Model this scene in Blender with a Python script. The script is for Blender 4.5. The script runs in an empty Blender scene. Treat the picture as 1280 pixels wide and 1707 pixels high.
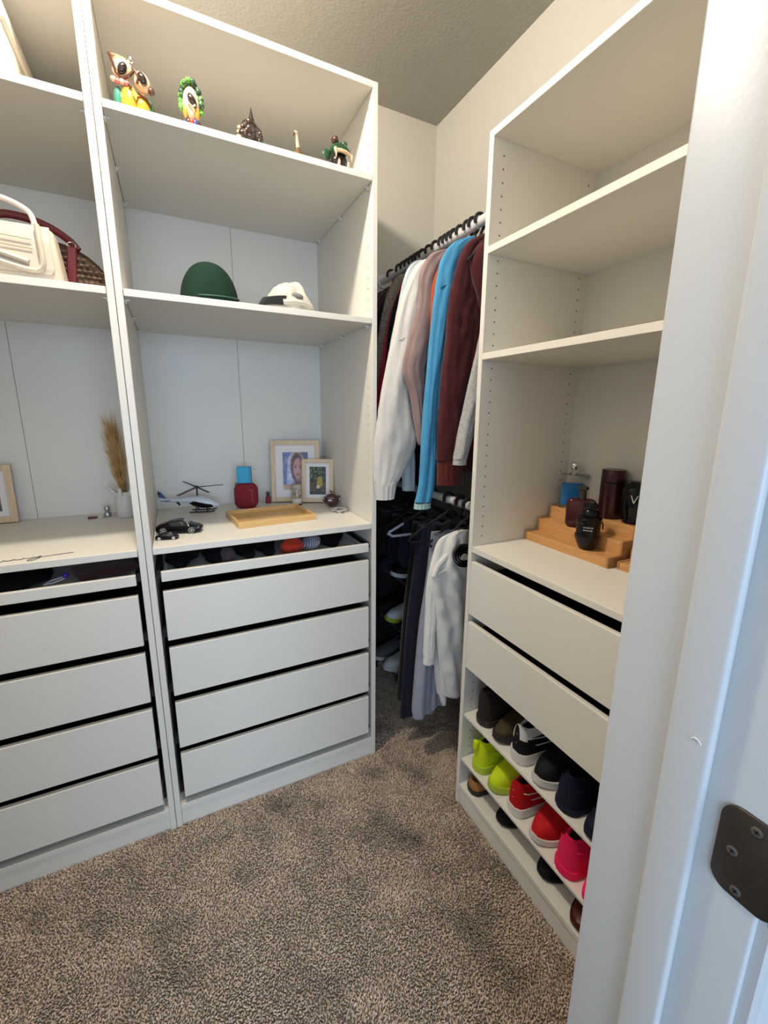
import bpy, bmesh, math, random
import numpy as np
from mathutils import Vector, Matrix, noise
R = math.radians
PI = math.pi
random.seed(7)
S = bpy.context.scene
COL = S.collection

# ------------------------------------------------------------ camera, light, exposure
cam_d = bpy.data.cameras.new('camera')
cam = bpy.data.objects.new('camera', cam_d); COL.objects.link(cam)
yaw, pit, rol = 0.4671, -0.2139, 0.0108
F = Vector((math.sin(yaw)*math.cos(pit), math.cos(yaw)*math.cos(pit), math.sin(pit)))
rt = Vector((math.cos(yaw), -math.sin(yaw), 0)); up = rt.cross(F)
Rr = math.cos(rol)*rt + math.sin(rol)*up; Uu = -math.sin(rol)*rt + math.cos(rol)*up
cam.matrix_world = Matrix(((Rr.x, Uu.x, -F.x, .1023), (Rr.y, Uu.y, -F.y, -1.3802), (Rr.z, Uu.z, -F.z, 1.3909), (0, 0, 0, 1)))
cam_d.sensor_fit = 'HORIZONTAL'; cam_d.sensor_width = 36
cam_d.lens = 708.58*36/1280
cam_d.shift_x = -(648.45-640)/1280; cam_d.shift_y = (842.44-853.5)/1280
cam_d.clip_start = .01
S.camera = cam

w = bpy.data.worlds.new('world'); S.world = w; w.use_nodes = True
w.node_tree.nodes['Background'].inputs[0].default_value = (.50, .70, 1.0, 1)
w.node_tree.nodes['Background'].inputs[1].default_value = .6

def lamp(name, kind, loc, energy, color, **k):
    d = bpy.data.lights.new(name, kind); d.energy = energy; d.color = color
    for a, b in k.items(): setattr(d, a, b)
    o = bpy.data.objects.new(name, d); COL.objects.link(o); o.location = loc
    return o
# closet ceiling lamp (its position follows from the shelf shadows)
lamp('closet_lamp', 'POINT', (.02, -.31, 2.635), 56, (1.0, .89, .75), shadow_soft_size=.045)
# daylight through the bedroom window behind the camera
wl = lamp('bedroom_window_daylight', 'AREA', (-.35, -4.3, 1.5), 88, (.60, .78, 1.0), shape='RECTANGLE', size=3.2, size_y=1.6)
wl.rotation_euler = (R(90), 0, 0)
vs = S.view_settings
vs.view_transform = 'Standard'; vs.look = 'None'; vs.exposure = 0.35; vs.gamma = 1; vs.use_curve_mapping = False

# ------------------------------------------------------------ materials
def mat(name, col, rough=.5, metal=0., bump=0., bscale=60, var=0., vscale=8, spec=.5, col2=None, trans=0., ior=1.45, coat=0, sheen=0, attr=None, stretch=None):
    m = bpy.data.materials.new(name); m.use_nodes = True
    nt = m.node_tree; N = nt.nodes; L = nt.links
    b = N['Principled BSDF']
    b.inputs['Base Color'].default_value = (*col, 1); b.inputs['Roughness'].default_value = rough
    b.inputs['Metallic'].default_value = metal; b.inputs['Specular IOR Level'].default_value = spec
    b.inputs['Transmission Weight'].default_value = trans; b.inputs['IOR'].default_value = ior
    b.inputs['Coat Weight'].default_value = coat
    if sheen: b.inputs['Sheen Weight'].default_value = sheen
    tc = N.new('ShaderNodeTexCoord')
    src = tc.outputs['Object']
    if stretch:
        mp = N.new('ShaderNodeMapping'); mp.inputs['Scale'].default_value = stretch
        L.new(src, mp.inputs[0]); src = mp.outputs[0]
    if var or col2:
        nz = N.new('ShaderNodeTexNoise'); nz.inputs['Scale'].default_value = vscale; nz.inputs['Detail'].default_value = 4
        L.new(src, nz.inputs['Vector'])
        rp = N.new('ShaderNodeValToRGB'); rp.color_ramp.elements[0].position = .35; rp.color_ramp.elements[1].position = .65
        c2 = col2 or tuple(min(1, c*(1+var)) for c in col)
        c1 = col if col2 else tuple(c*(1-var) for c in col)
        rp.color_ramp.elements[0].color = (*c1, 1); rp.color_ramp.elements[1].color = (*c2, 1)
        L.new(nz.outputs['Fac'], rp.inputs[0]); L.new(rp.outputs[0], b.inputs['Base Color'])
    if bump:
        n2 = N.new('ShaderNodeTexNoise'); n2.inputs['Scale'].default_value = bscale; n2.inputs['Detail'].default_value = 3
        L.new(src, n2.inputs['Vector'])
        bp = N.new('ShaderNodeBump'); bp.inputs['Strength'].default_value = bump; bp.inputs['Distance'].default_value = .002
        L.new(n2.outputs['Fac'], bp.inputs['Height']); L.new(bp.outputs[0], b.inputs['Normal'])
    if attr:
        at = N.new('ShaderNodeVertexColor'); at.layer_name = attr
        L.new(at.outputs[0], b.inputs['Base Color'])
    return m

WHITE = mat('white_melamine', (.74, .715, .655), .42, bump=.05, bscale=300)
GREYW = mat('grey_white_steel', (.62, .62, .61), .5)
BACKM = mat('white_backboard', (.71, .695, .65), .5)
WALL = mat('painted_drywall', (.52, .505, .46), .85, bump=.25, bscale=220)
CEIL = mat('textured_ceiling', (.41, .40, .365), .9, bump=.8, bscale=120)
TRIM = mat('trim_paint', (.60, .62, .64), .38, bump=.06, bscale=200)
DARKBOX = mat('drawer_shade_black', (.012, .011, .012), .9)  # near-black painted in for the shade and dark contents of the drawers
RAIL = mat('dark_rail', (.03, .03, .032), .4, metal=.6)
HOLE = mat('peg_hole', (.12, .11, .095), .9)
PIN = mat('clear_pin', (.75, .75, .73), .25)
ROD = mat('white_rod', (.72, .72, .72), .3, metal=.1)
BLACKV = mat('black_velvet', (.008, .008, .009), .75)
BLACKG = mat('black_gloss', (.003, .003, .004), .22, spec=.22)
BLACKM = mat('black_matte', (.010, .010, .011), .6)
BAMBOO = mat('bamboo', (.50, .25, .085), .45, col2=(.62, .34, .13), vscale=14, stretch=(12, 1, 12), bump=.1, bscale=60)
TRAYW = mat('light_bamboo', (.60, .37, .14), .4, col2=(.72, .47, .20), vscale=10, stretch=(1, 14, 14))
OAK = mat('pale_oak', (.58, .43, .28), .5, col2=(.68, .54, .38), vscale=12, stretch=(10, 10, 1))
CHROME = mat('chrome', (.8, .8, .8), .12, metal=1)
STEEL = mat('dark_bronze_steel', (.080, .066, .056), .42, metal=.75, bump=.08, bscale=400)
SCREW = mat('screw_steel', (.28, .27, .26), .32, metal=.9)
def glass(name, col, rough=.02): return mat(name, col, rough, trans=1.0, ior=1.45)

# ------------------------------------------------------------ mesh helpers
class M:
    def __init__(s): s.bm = bmesh.new(); s.mi = 0
    def _tag(s, fs):
        for f in fs: f.material_index = s.mi
        return s
    def box(s, lo, hi, bev=0., mi=None, rot=None, seg=1):
        lo = Vector(lo); hi = Vector(hi); c = (lo+hi)/2; d = hi-lo
        r = bmesh.ops.create_cube(s.bm, size=1)
        vs_ = r['verts']
        for v in vs_: v.co = Vector((v.co.x*d.x, v.co.y*d.y, v.co.z*d.z))
        fs = set(f for v in vs_ for f in v.link_faces)
        if bev:
            es = list(set(e for v in vs_ for e in v.link_edges))
            r2 = bmesh.ops.bevel(s.bm, geom=es, offset=bev, segments=seg, profile=.5, affect='EDGES')
            fs = set(r2['faces']) | set(f for v in r2['verts'] for f in v.link_faces)
            vs_ = list(set(v for f in fs for v in f.verts))
        for v in vs_:
            p = v.co
            if rot is not None: p = rot @ p
            v.co = p + c
        for f in fs: f.material_index = s.mi if mi is None else mi
        return s
    def loft(s, rings, closed=True, cap=True, mi=None):
        mi = s.mi if mi is None else mi
        rv = [[s.bm.verts.new(p) for p in r] for r in rings]
        n = len(rv[0])
        for a, b in zip(rv[:-1], rv[1:]):
            for i in range(n if closed else n-1):
                j = (i+1) % n
                try: s.bm.faces.new((a[i], a[j], b[j], b[i])).material_index = mi
                except ValueError: pass
        if cap and closed:
            for r, fl in ((rv[0], True), (rv[-1], False)):
                try: s.bm.faces.new(list(reversed(r)) if fl else r).material_index = mi
                except ValueError: pass
        return s
    def lathe(s, prof, c=(0, 0, 0), n=24, axis='z', mi=None, sx=1, sy=1):
        rings = []
        for r, h in prof:
            ring = []
            for i in range(n):
                a = 2*PI*i/n; u, v = r*math.cos(a)*sx, r*math.sin(a)*sy
                p = {'z': (u, v, h), 'x': (h, u, v), 'y': (v, h, u)}[axis]
                ring.append(Vector(p)+Vector(c))
            rings.append(ring)
        return s.loft(rings, mi=mi)
    def tube(s, pts, r, n=8, mi=None, close=False, ry=None):
        pts = [Vector(p) for p in pts]; rings = []
        k = len(pts); prev = None
        for i, p in enumerate(pts):
            if close: t = (pts[(i+1) % k]-pts[i-1])
            else: t = pts[min(i+1, k-1)]-pts[max(i-1, 0)]
            t.normalize()
            if prev is None:
                ref = Vector((0, 0, 1)) if abs(t.z) < .9 else Vector((1, 0, 0))
                a = t.cross(ref).normalized()
            else: a = (prev - t*prev.dot(t)).normalized()
            prev = a; b = t.cross(a)
            rr = r[i] if isinstance(r, (list, tuple)) else r
            r2 = rr if ry is None else ry
            rings.append([p+a*rr*math.cos(2*PI*j/n)+b*r2*math.sin(2*PI*j/n) for j in range(n)])
        if close: rings.append(rings[0])
        return s.loft(rings, cap=not close, mi=mi)
    def ball(s, c, r, u=16, v=10, mi=None, rot=None, nz=0, nsc=20, seed=0):
        if not isinstance(r, (tuple, list)): r = (r, r, r)
        mi = s.mi if mi is None else mi
        res = bmesh.ops.create_uvsphere(s.bm, u_segments=u, v_segments=v, radius=1)
        for q in res['verts']:
            d = q.co.copy(); k = 1
            p = Vector((d.x*r[0], d.y*r[1], d.z*r[2]))
            if nz: k = 1+nz*noise.noise(p*nsc+Vector((seed, seed*2.3, 0)))
            p = p*k
            if rot is not None: p = rot @ p
            q.co = p+Vector(c)
        for f in set(f for q in res['verts'] for f in q.link_faces): f.material_index = mi
        return s
    def disc(s, c, r, nrm, n=8, mi=None):
        nrm = Vector(nrm).normalized(); ref = Vector((0, 0, 1)) if abs(nrm.z) < .9 else Vector((1, 0, 0))
        a = nrm.cross(ref).normalized(); b = nrm.cross(a)
        f = s.bm.faces.new([s.bm.verts.new(Vector(c)+a*r*math.cos(2*PI*i/n)+b*r*math.sin(2*PI*i/n)) for i in range(n)])
        f.material_index = s.mi if mi is None else mi
        return s
    def xf(s, mtx):
        for v in s.bm.verts: v.co = mtx @ v.co
        return s

def obj(name, m, mats, parent=None, loc=None, smooth=False, kind=None, label=None, rz=0, angle=40):
    me = bpy.data.meshes.new(name)
    bmesh.ops.recalc_face_normals(m.bm, faces=m.bm.faces[:])
    if smooth:
        for f in m.bm.faces: f.smooth = True
        for e in m.bm.edges:
            if len(e.link_faces) == 2 and e.calc_face_angle(0) > R(angle): e.smooth = False
    m.bm.to_mesh(me); m.bm.free()
    for q in (mats if isinstance(mats, (list, tuple)) else [mats]): me.materials.append(q)
    o = bpy.data.objects.new(name, me); COL.objects.link(o)
    if parent is not None: o.parent = parent
    if loc: o.location = loc
    if rz: o.rotation_euler = (0, 0, rz)
    if kind: o['kind'] = kind
    if label: o['label'] = label
    return o
def thing(name, label, cat, loc=(0, 0, 0), rz=0, group=None):
    o = bpy.data.objects.new(name, None); COL.objects.link(o); o.empty_display_size = .05
    o.location = loc; o.rotation_euler = (0, 0, rz)
    o['label'] = label; o['category'] = cat
    if group: o['group'] = group
    return o
def tag(o, label, cat, group=None):
    o['label'] = label; o['category'] = cat
    if group: o['group'] = group
    return o
def struct(name, m, mt, **k): return obj(name, m, mt, kind='structure', **k)
def box1(lo, hi, bev=0., **k): return M().box(lo, hi, bev, **k)

# ------------------------------------------------------------ room shell
ZC = 2.705; FZ = -.008
XR = 1.33; YB = .60; XL = -.79; YF = -1.1135; YO = -1.27
DX0, DX1, DZ = -.29, .522, 2.04
struct('floor', box1((-2.2, -4.6, FZ-.05), (3.2, YB+.1, FZ)), mat('carpet_backing', (.20, .17, .14), .95))
struct('ceiling', box1((XL-.1, YO, ZC), (XR+.1, YB+.1, ZC+.06)), CEIL)
struct('wall_back', box1((XL-.1, YB, FZ), (XR+.1, YB+.1, ZC)), WALL)
struct('wall_right', box1((XR, YO, FZ), (XR+.1, YB, ZC)), WALL)
struct('wall_left', box1((XL-.1, YO, FZ), (XL, YB, ZC)), WALL)
fw = M().box((XL, YO, FZ), (DX0-.02, YF, ZC)).box((DX1+.019, YO, FZ), (XR, YF, ZC)).box((DX0-.02, YO, DZ+.02), (DX1+.019, YF, ZC))
struct('wall_front', fw, WALL)
# bedroom shell behind the camera (closes the world off except for daylight)
struct('wall_bedroom_left', box1((-2.2, -4.6, FZ), (-2.1, YO, ZC)), WALL)
struct('wall_bedroom_right', box1((3.1, -4.6, FZ), (3.2, YO, ZC)), WALL)
struct('ceiling_bedroom', box1((-2.2, -4.6, ZC), (3.2, YO, ZC+.05)), WALL)
struct('wall_bedroom_partition', M().box((-2.1, YO, FZ), (XL-.1, YO+.1, ZC)).box((XR+.1, YO, FZ), (3.1, YO+.1, ZC)), WALL)
# door frame: jamb, stop, casings
jb = M().box((DX1, YO, FZ), (DX1+.019, YF, DZ+.02), .0025, seg=2)
jb.box((DX0-.02, YO, FZ), (DX0-.001, YF, DZ+.02), .0025, seg=2).box((DX0, YO, DZ), (DX1, YF, DZ+.019), .002)
struct('trim_1', jb, TRIM, smooth=True, angle=50)
st = M().box((DX1-.012, -1.2190, FZ), (DX1, -1.1810, DZ), .004, seg=3)
st.box((DX0, -1.219, FZ), (DX0+.012, -1.181, DZ), .004, seg=3).box((DX0, -1.219, DZ-.012), (DX1, -1.181, DZ), .003)
struct('trim_2', st, TRIM, smooth=True, angle=50)
cs = M()
for sx, x0 in ((1, DX1+.006), (-1, DX0-.006)):
    for (y0, sy) in ((YO, -1),):
        # moulded casing profile in x (away from the opening) / y (out of the wall)
        prof = [(0, 0), (0, .009), (.003, .012), (.010, .0125), (.014, .009), (.020, .010), (.040, .015), (.052, .0165), (.057, .014), (.057, 0)]
        cs.loft([[Vector((x0+sx*u, y0+sy*v, z)) for u, v in prof] for z in (FZ, DZ+.06)])
cs.box((DX0-.06, YO-.014, DZ+.006), (DX1+.06, YO, DZ+.063), .003)
struct('trim_3', cs, TRIM)
struct('baseboard_back', box1((.76, YB-.014, FZ), (XR, YB, .085), .004), TRIM)
struct('baseboard_right', box1((XR-.014, -.32, FZ), (XR, YB-.014, .085), .004), TRIM)

obj('paint_chip', M().tube([(DX1-.0122, -1.2025, 1.0975), (DX1-.0126, -1.2050, 1.1005), (DX1-.0126, -1.2085, 1.1000), (DX1-.0122, -1.2115, 1.0965)], .0006, 5), mat('chip_white', (.8, .8, .78), .4), bpy.data.objects['trim_2'])
# hinge leaf on the jamb
hg = thing('door_hinge', 'dark bronze door hinge with rounded corners and three visible screws on the white door jamb', 'hinge', (DX1, -1.2575, 1.010))
def rrect(w_, h_, r, n=6):
    P = []
    for cx, cy, a0 in ((w_/2-r, h_/2-r, 0), (-w_/2+r, h_/2-r, 90), (-w_/2+r, -h_/2+r, 180), (w_/2-r, -h_/2+r, 270)):
        for i in range(n+1):
            a = R(a0+90*i/n); P.append((cx+r*math.cos(a), cy+r*math.sin(a)))
    return P
lf = M()
P = rrect(.052, .090, .016, 8); P = [(min(u, .021) if False else u, v) for u, v in P]
lf.loft([[Vector((0, -u*.98+.0, v)) for u, v in P], [Vector((-.0022, -u*.98, v)) for u, v in P], [Vector((-.0026, -u*.96, v*.99)) for u, v in P]])
obj('leaf', lf, STEEL, hg, smooth=True, angle=50)
for (yy, zz) in ((-.001, .034), (.012, .0), (.004, -.036)):
    sc = M().lathe([(.0042, -.0024), (.0044, -.0032), (.0036, -.0037), (.0002, -.0035)], (0, yy, zz), 16, axis='x')
    s_ = obj('screw', sc, SCREW, hg, smooth=True)
    cr = M()
    for a in (20, 110):
        cr.box((-.0003, -.0022, -.0005), (.0003, .0022, .0005), rot=Matrix.Rotation(R(a), 3, 'X'))
    cr.xf(Matrix.Translation((-.0038, yy, zz)))
    obj('slot', cr, BLACKM, s_)
kn = M()
for k in range(5): kn.lathe([(.0058, -.045+k*.018+.0006), (.0064, -.045+k*.018+.0015), (.0064, -.027+k*.018-.0015), (.0058, -.027+k*.018-.0006)], (.0, -.0265, 0), 14)
obj('knuckle', kn, STEEL, hg, smooth=True)

# ceiling lamp fixture (above the frame)
cl = thing('ceiling_light', 'round flush ceiling light in the middle of the closet ceiling', 'lamp', (.02, -.31, ZC))
obj('base', M().lathe([(.12, 0), (.12, -.015), (.105, -.022)], n=32), CHROME, cl, smooth=True)
# ------------------------------------------------------------ carpet pile
def carpet():
    rng = np.random.default_rng(3); sp = .0045
    P = []
    for (x0, x1, y0, y1) in ((-.60, .95, -1.20, .02), (.75, 1.32, -.32, .60)):
        xs = np.arange(x0, x1, sp); ys = np.arange(y0, y1, sp)
        g = np.stack(np.meshgrid(xs, ys), -1).reshape(-1, 2); P.append(g)
    a, b = P
    a = a[~((a[:, 0] > .75) & (a[:, 1] > -.32))]
    g = np.concatenate([a, b]); g = g+rng.uniform(-.45, .45, g.shape)*sp
    g = g[~((g[:, 0] < .75) & (g[:, 1] > .004))]; g = g[~((g[:, 0] > .925) & (g[:, 1] < -.325))]
    # skip behind the camera's reach to stay cheap
    n = len(g)
    def sm(x, y, s, ph):  # cheap smooth noise
        v = 0
        for k in range(6):
            th = ph+k*2.399; f = s*(1+.35*k)
            v = v+np.sin((x*math.cos(th)+y*math.sin(th))*f+k*1.7+ph*3)
        return v/6
    lean = .6*sm(g[:, 0], g[:, 1], 11, .7)+.7*sm(g[:, 0], g[:, 1], 21, 4.1); lean2 = sm(g[:, 0], g[:, 1], 14, 2.1); fine = sm(g[:, 0], g[:, 1], 60, 1.3)
    tone = rng.normal(0, .20, n)+.22*lean*(lean < -.12)+.22*lean*(lean < 0)+.12*lean+.14*fine
    ang = rng.uniform(0, 2*PI, n)
    tx = rng.normal(0, .0030, n)+.0045*lean; ty = rng.normal(0, .0030, n)+.0045*lean2
    h = .0085+rng.uniform(-.0025, .0020, n)+.0012*fine
    K = 4; V = np.zeros((n, K*2+1, 3)); r0, r1 = .0015, .00215
    for k in range(K):
        a0 = ang+2*PI*k/K
        V[:, k] = np.stack([g[:, 0]+r0*np.cos(a0), g[:, 1]+r0*np.sin(a0), np.zeros(n)], -1)
        V[:, K+k] = np.stack([g[:, 0]+tx*.7+r1*np.cos(a0+.7), g[:, 1]+ty*.7+r1*np.sin(a0+.7), h*.62], -1)
    V[:, 2*K] = np.stack([g[:, 0]+tx*1.15, g[:, 1]+ty*1.15, h], -1)
    V[:, :, 2] += FZ
    quads = [(k, (k+1) % K, K+(k+1) % K, K+k) for k in range(K)]; tris = [(K+k, K+(k+1) % K, 2*K) for k in range(K)]
    loops = np.array([i for q in quads for i in q]+[i for t in tris for i in t])
    L = (loops[None]+(np.arange(n)*(2*K+1))[:, None]).ravel()
    starts1 = np.concatenate([np.arange(K)*4, K*4+np.arange(K)*3]); tot = K*7
    ST = (starts1[None]+(np.arange(n)*tot)[:, None]).ravel()
    me = bpy.data.meshes.new('carpet_pile')
    me.vertices.add(n*(2*K+1)); me.vertices.foreach_set('co', V.reshape(-1))
    me.loops.add(len(L)); me.loops.foreach_set('vertex_index', L.astype(np.int32))
    me.polygons.add(len(ST)); me.polygons.foreach_set('loop_start', ST.astype(np.int32))
    me.update(calc_edges=True)
    at = me.color_attributes.new('tone', 'FLOAT_COLOR', 'POINT')
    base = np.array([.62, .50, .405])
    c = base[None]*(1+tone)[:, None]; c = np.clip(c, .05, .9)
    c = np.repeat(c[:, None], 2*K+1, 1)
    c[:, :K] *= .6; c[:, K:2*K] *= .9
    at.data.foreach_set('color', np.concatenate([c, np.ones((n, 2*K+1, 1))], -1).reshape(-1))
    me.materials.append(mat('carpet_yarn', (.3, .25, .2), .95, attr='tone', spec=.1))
    o = bpy.data.objects.new('carpet_pile', me); COL.objects.link(o)
    o['kind'] = 'stuff'; o['label'] = 'mottled taupe brown cut pile carpet covering the closet floor'; o['category'] = 'carpet'
carpet()

# ------------------------------------------------------------ wardrobes
T = .018
def frame_bits(m, x0, x1, y0, y1, z0, z1): m.box((x0, y0, z0), (x1, y1, z1), .0008)
def holes(xf, nrm, ys, z0, z1, step=.032):
    m = M(); z = z0
    while z < z1:
        for y in ys: m.disc((xf, y, z), .0027, nrm, 7)
        z += step
    return m
def drawer(par, x0, x1, y0, zb, zt, depth, boxmat, low_front=None, label=None, fr=.016):
    """drawer in local wardrobe space, front face at y0"""
    bx0, bx1 = x0+.006, x1-.006; ya = y0+fr; yb = y0+depth
    d = M(); bh = min(zt-zb-.02, .13); z0 = zb+.006; z1 = z0+bh
    d.box((bx0, ya, z0), (bx1, yb, z0+.006)).box((bx0, ya, z0), (bx0+.012, yb, z1)).box((bx1-.012, ya, z0), (bx1, yb, z1)).box((bx0, yb-.012, z0), (bx1, yb, z1))
    dr = obj('drawer', d, boxmat, par, label=label)
    obj('drawer_front', box1((x0, y0, zb), (x1, y0+fr, zt), .0012), WHITE, dr)
    for a, b in ((x0-.013, x0-.001), (x1+.001, x1+.010)):
        obj('rail', M().box((a, y0+.022, zb+.004), (b, yb, zb+.030)).box((a, y0+.014, zb+.012), (b, y0+.03, zb+.020)), RAIL, dr)
    return dr
def shelf(par, x0, x1, y0, y1, zt, th=.018, pins=True, ypins=(.04, .29, .54)):
    s = obj('shelf', box1((x0+.001, y0, zt-th), (x1-.001, y1, zt), .0008), WHITE, par)
    if pins:
        for x, sg in ((x0, 1), (x1, -1)):
            for y in ypins:
                obj('shelf_pin', M().box((x+min(0, sg*.012), y-.005, zt-th-.005), (x+max(0, sg*.012), y+.005, zt-th-.0005), .001).lathe([(.006, 0), (.005, sg*.004)], (x, y, zt-th-.007), 8, axis='x'), PIN, s)
    return s
def tall_unit(ox, label, zt=2.364, W=.7467, D=.585, labels=None):
    t = thing('wardrobe', label, 'wardrobe', (ox, 0, 0), group='tall open wardrobe units on the left wall')
    for k, x in enumerate((0, W-T)):
        p = obj('side_panel', box1((x+.0004, 0, FZ), (x+T-.0004, D, zt), .001), WHITE, t)
        xf = x+T+.0003 if k == 0 else x-.0003
        obj('peg_holes', holes(xf-(.0007 if k == 0 else -.0007), (1 if k == 0 else -1, 0, 0), (.037, .29, .545), 1.03, 2.33), HOLE, p, kind='stuff')
    obj('top_panel', box1((T, 0, zt-T), (W-T, D, zt), .001), WHITE, t)
    obj('bottom_panel', box1((T, .003, .060), (W-T, D, .078), .001), WHITE, t)
    obj('plinth', box1((T, .006, FZ), (W-T, .024, .060), .0005), WHITE, t)
    for a, b in ((T, W/2-.0008), (W/2+.0008, W-T)):
        obj('back_board', box1((a, D-.004, .06), (b, D, zt-T)), BACKM, t)
    obj('back_strip', box1((W/2-.002, D-.0035, .06), (W/2+.002, D+.0006, zt-T)), HOLE, t)
    for z in (2.119, 1.700): shelf(t, T, W-T, .001, D-.005, z)
    shelf(t, T, W-T, 0, D-.005, .993, .020, pins=False)
    drawer(t, .034, .716, 0, .885, .917, .56, GREYW, label='shallow pull-out tray under the worktop', fr=.014)
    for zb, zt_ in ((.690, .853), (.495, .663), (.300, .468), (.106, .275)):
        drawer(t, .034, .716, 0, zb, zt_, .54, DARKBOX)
    return t
tall_unit(0, 'tall white open wardrobe with ornaments, two caps and five drawers, beside the clothes rail')
tall_unit(-.7475, 'tall white open wardrobe at the left edge holding the handbags and five drawers')

def right_unit():
    # local x = along the front (world -y), local y = depth (world +x)
    t = thing('wardrobe', 'narrow white wardrobe on the right with perfume counter, two drawers and shoe shelves', 'wardrobe', (.9206, -.3266, 0), R(-90))
    W, D, zt = .75, .4033, 2.1216
    for k, x in enumerate((0, W-T)):
        p = obj('side_panel', box1((x, 0, FZ), (x+T, D, zt), .001), WHITE, t)
        obj('peg_holes', holes(x+T+.0003 if k == 0 else x-.0003, (1, 0, 0), (.037, .365), .13, .55), HOLE, p, kind='stuff')
        obj('peg_holes', holes(x+T+.0003 if k == 0 else x-.0003, (1, 0, 0), (.037, .365), 1.01, 2.09), HOLE, p, kind='stuff')
    obj('top_panel', box1((T, 0, zt-T), (W-T, D, zt), .001), WHITE, t)
    obj('bottom_panel', box1((T, .001, .062), (W-T, D, .080), .001), WHITE, t)
    obj('plinth', box1((T, .006, FZ), (W-T, .024, .062), .0005), WHITE, t)
    obj('back_board', box1((T, D-.004, .06), (W-T, D, zt-T)), BACKM, t)
    for z in (1.841, 1.562):
        shelf(t, T, W-T, 0, D-.012, z, pins=False)
    shelf(t, T, W-T, 0, D-.005, .979, .018, pins=False)
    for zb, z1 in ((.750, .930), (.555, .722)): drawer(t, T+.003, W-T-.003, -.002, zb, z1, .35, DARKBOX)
    for z in (.372, .190): shelf(t, T, W-T, .004, .36, z, .010, pins=False)
    return t
right_unit()

# ------------------------------------------------------------ generic shapes
def fbm(x, y, z, s=1): return noise.noise(Vector((x, y, z))*s)
def cloth_lump(m, c, r, seed, nz=.35, nsc=25, mi=None, rot=None): m.ball(c, r, 20, 12, mi=mi, nz=nz, nsc=nsc, seed=seed, rot=rot)
def fabric(name, col, rough=.9, bump=.35, bscale=260, var=.06, vscale=25, sheen=.15, col2=None): return mat(name, col, rough, bump=bump, bscale=bscale, var=var, vscale=vscale, sheen=sheen, spec=.2, col2=col2)

# ------------------------------------------------------------ hanging clothes
RX, RZ1, RZ2 = 1.05, 1.998, 1.062
for nm, z, lb in (('closet_rod', RZ1, 'white upper clothes rod carrying the hanging shirts'), ('closet_rod', RZ2, 'white lower clothes rod carrying trousers and the white shirt')):
    t = thing(nm, lb, 'rod', (RX, .14, z), group='clothes rods between the wardrobes')
    obj('pole', M().lathe([(.016, -.462), (.016, .455)], n=20, axis='y'), ROD, t, smooth=True)
    obj('socket', M().lathe([(.028, .452), (.028, .459)], n=20, axis='y'), GREYW, t, smooth=True)
    obj('socket', M().lathe([(.028, -.466), (.028, -.460)], n=20, axis='y'), GREYW, t, smooth=True)
def hook_pts(rx, ztop, n=14, r=.0215, drop=.055):
    pts = []
    for i in range(n+1):
        a = R(205-(205+35)*i/n)
        pts.append(Vector((rx+r*math.cos(a), 0, ztop-r+r*math.sin(a))))
    pts.append(Vector((rx+r*.35, 0, ztop-r*2.1-.004))); pts.append(Vector((rx, 0, ztop-r*2-drop)))
    return pts
def hanger(y, rodz, what, zsh=None, half=.155, slope=.15, mt=BLACKV, bar=False, tip=None, group='hangers on the upper rod', tilt=0, r=.0042):
    t = thing('clothes_hanger', what, 'hanger', (RX, y, rodz), group=group, rz=tilt)
    ztop = .016+.0045
    obj('hook', M().tube(hook_pts(0, ztop+.0215*0+.004, drop=.03), r*1.3, 8), mt, t, smooth=True)
    zn = ztop-.043-.03
    pts = [(-half, 0, zn-slope), (-half*.6, 0, zn-slope*.55), (-.03, 0, zn-.012), (0, 0, zn+.004), (.03, 0, zn-.012), (half*.6, 0, zn-slope*.55), (half, 0, zn-slope)]
    b = M().tube(pts, r, 8)
    if bar:
        b.tube([(-half, 0, zn-slope), (-half-.006, 0, zn-slope-.010), (-half+.01, 0, zn-slope-.020), (0, 0, zn-slope-.022), (half-.01, 0, zn-slope-.020), (half+.006, 0, zn-slope-.010), (half, 0, zn-slope)], r, 8)
        for sx in (-1, 1): b.tube([(sx*half*.62, 0, zn-slope*.6), (sx*half*.64, 0, zn-slope*.6+.016), (sx*half*.55, 0, zn-slope*.6+.018)], r*.7, 6)
    obj('arms', b, mt, t, smooth=True)
    if tip:
        obj('end_grip', M().tube([(-half*.70, 0, zn-slope*.70), (-half, 0, zn-slope-.002), (-half-.009, 0, zn-slope-.010), (-half+.01, 0, zn-slope-.0225), (-half*.4, 0, zn-slope-.024)], r*1.3, 8), tip, t, smooth=True)
    return t

def ellring(cx, cy, z, rx, ry, n, fold, ph, amp):
    P = []
    for i in range(n):
        a = 2*PI*i/n
        k = 1+amp*math.sin(fold*a+ph+z*3)+.5*amp*math.sin((fold*1.7)*a-ph*2+z*7)
        c, s_ = math.cos(a), math.sin(a)
        P.append(Vector((cx+rx*(abs(c)**.85)*(1 if c > 0 else -1), cy+ry*k*(abs(s_)**.8)*(1 if s_ > 0 else -1), z)))
    return P
def interp(pts, n):
    """pts of tuples -> n samples, catmull-rom"""
    out = []; k = len(pts)-1
    for i in range(n):
        t = i/(n-1)*k; j = min(int(t), k-1); f = t-j
        p0 = pts[max(j-1, 0)]; p1 = pts[j]; p2 = pts[j+1]; p3 = pts[min(j+2, k)]
        out.append(tuple(.5*((2*b)+(-a+c)*f+(2*a-5*b+4*c-d)*f*f+(-a+3*b-3*c+d)*f**3) for a, b, c, d in zip(p0, p1, p2, p3)))
    return out
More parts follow.
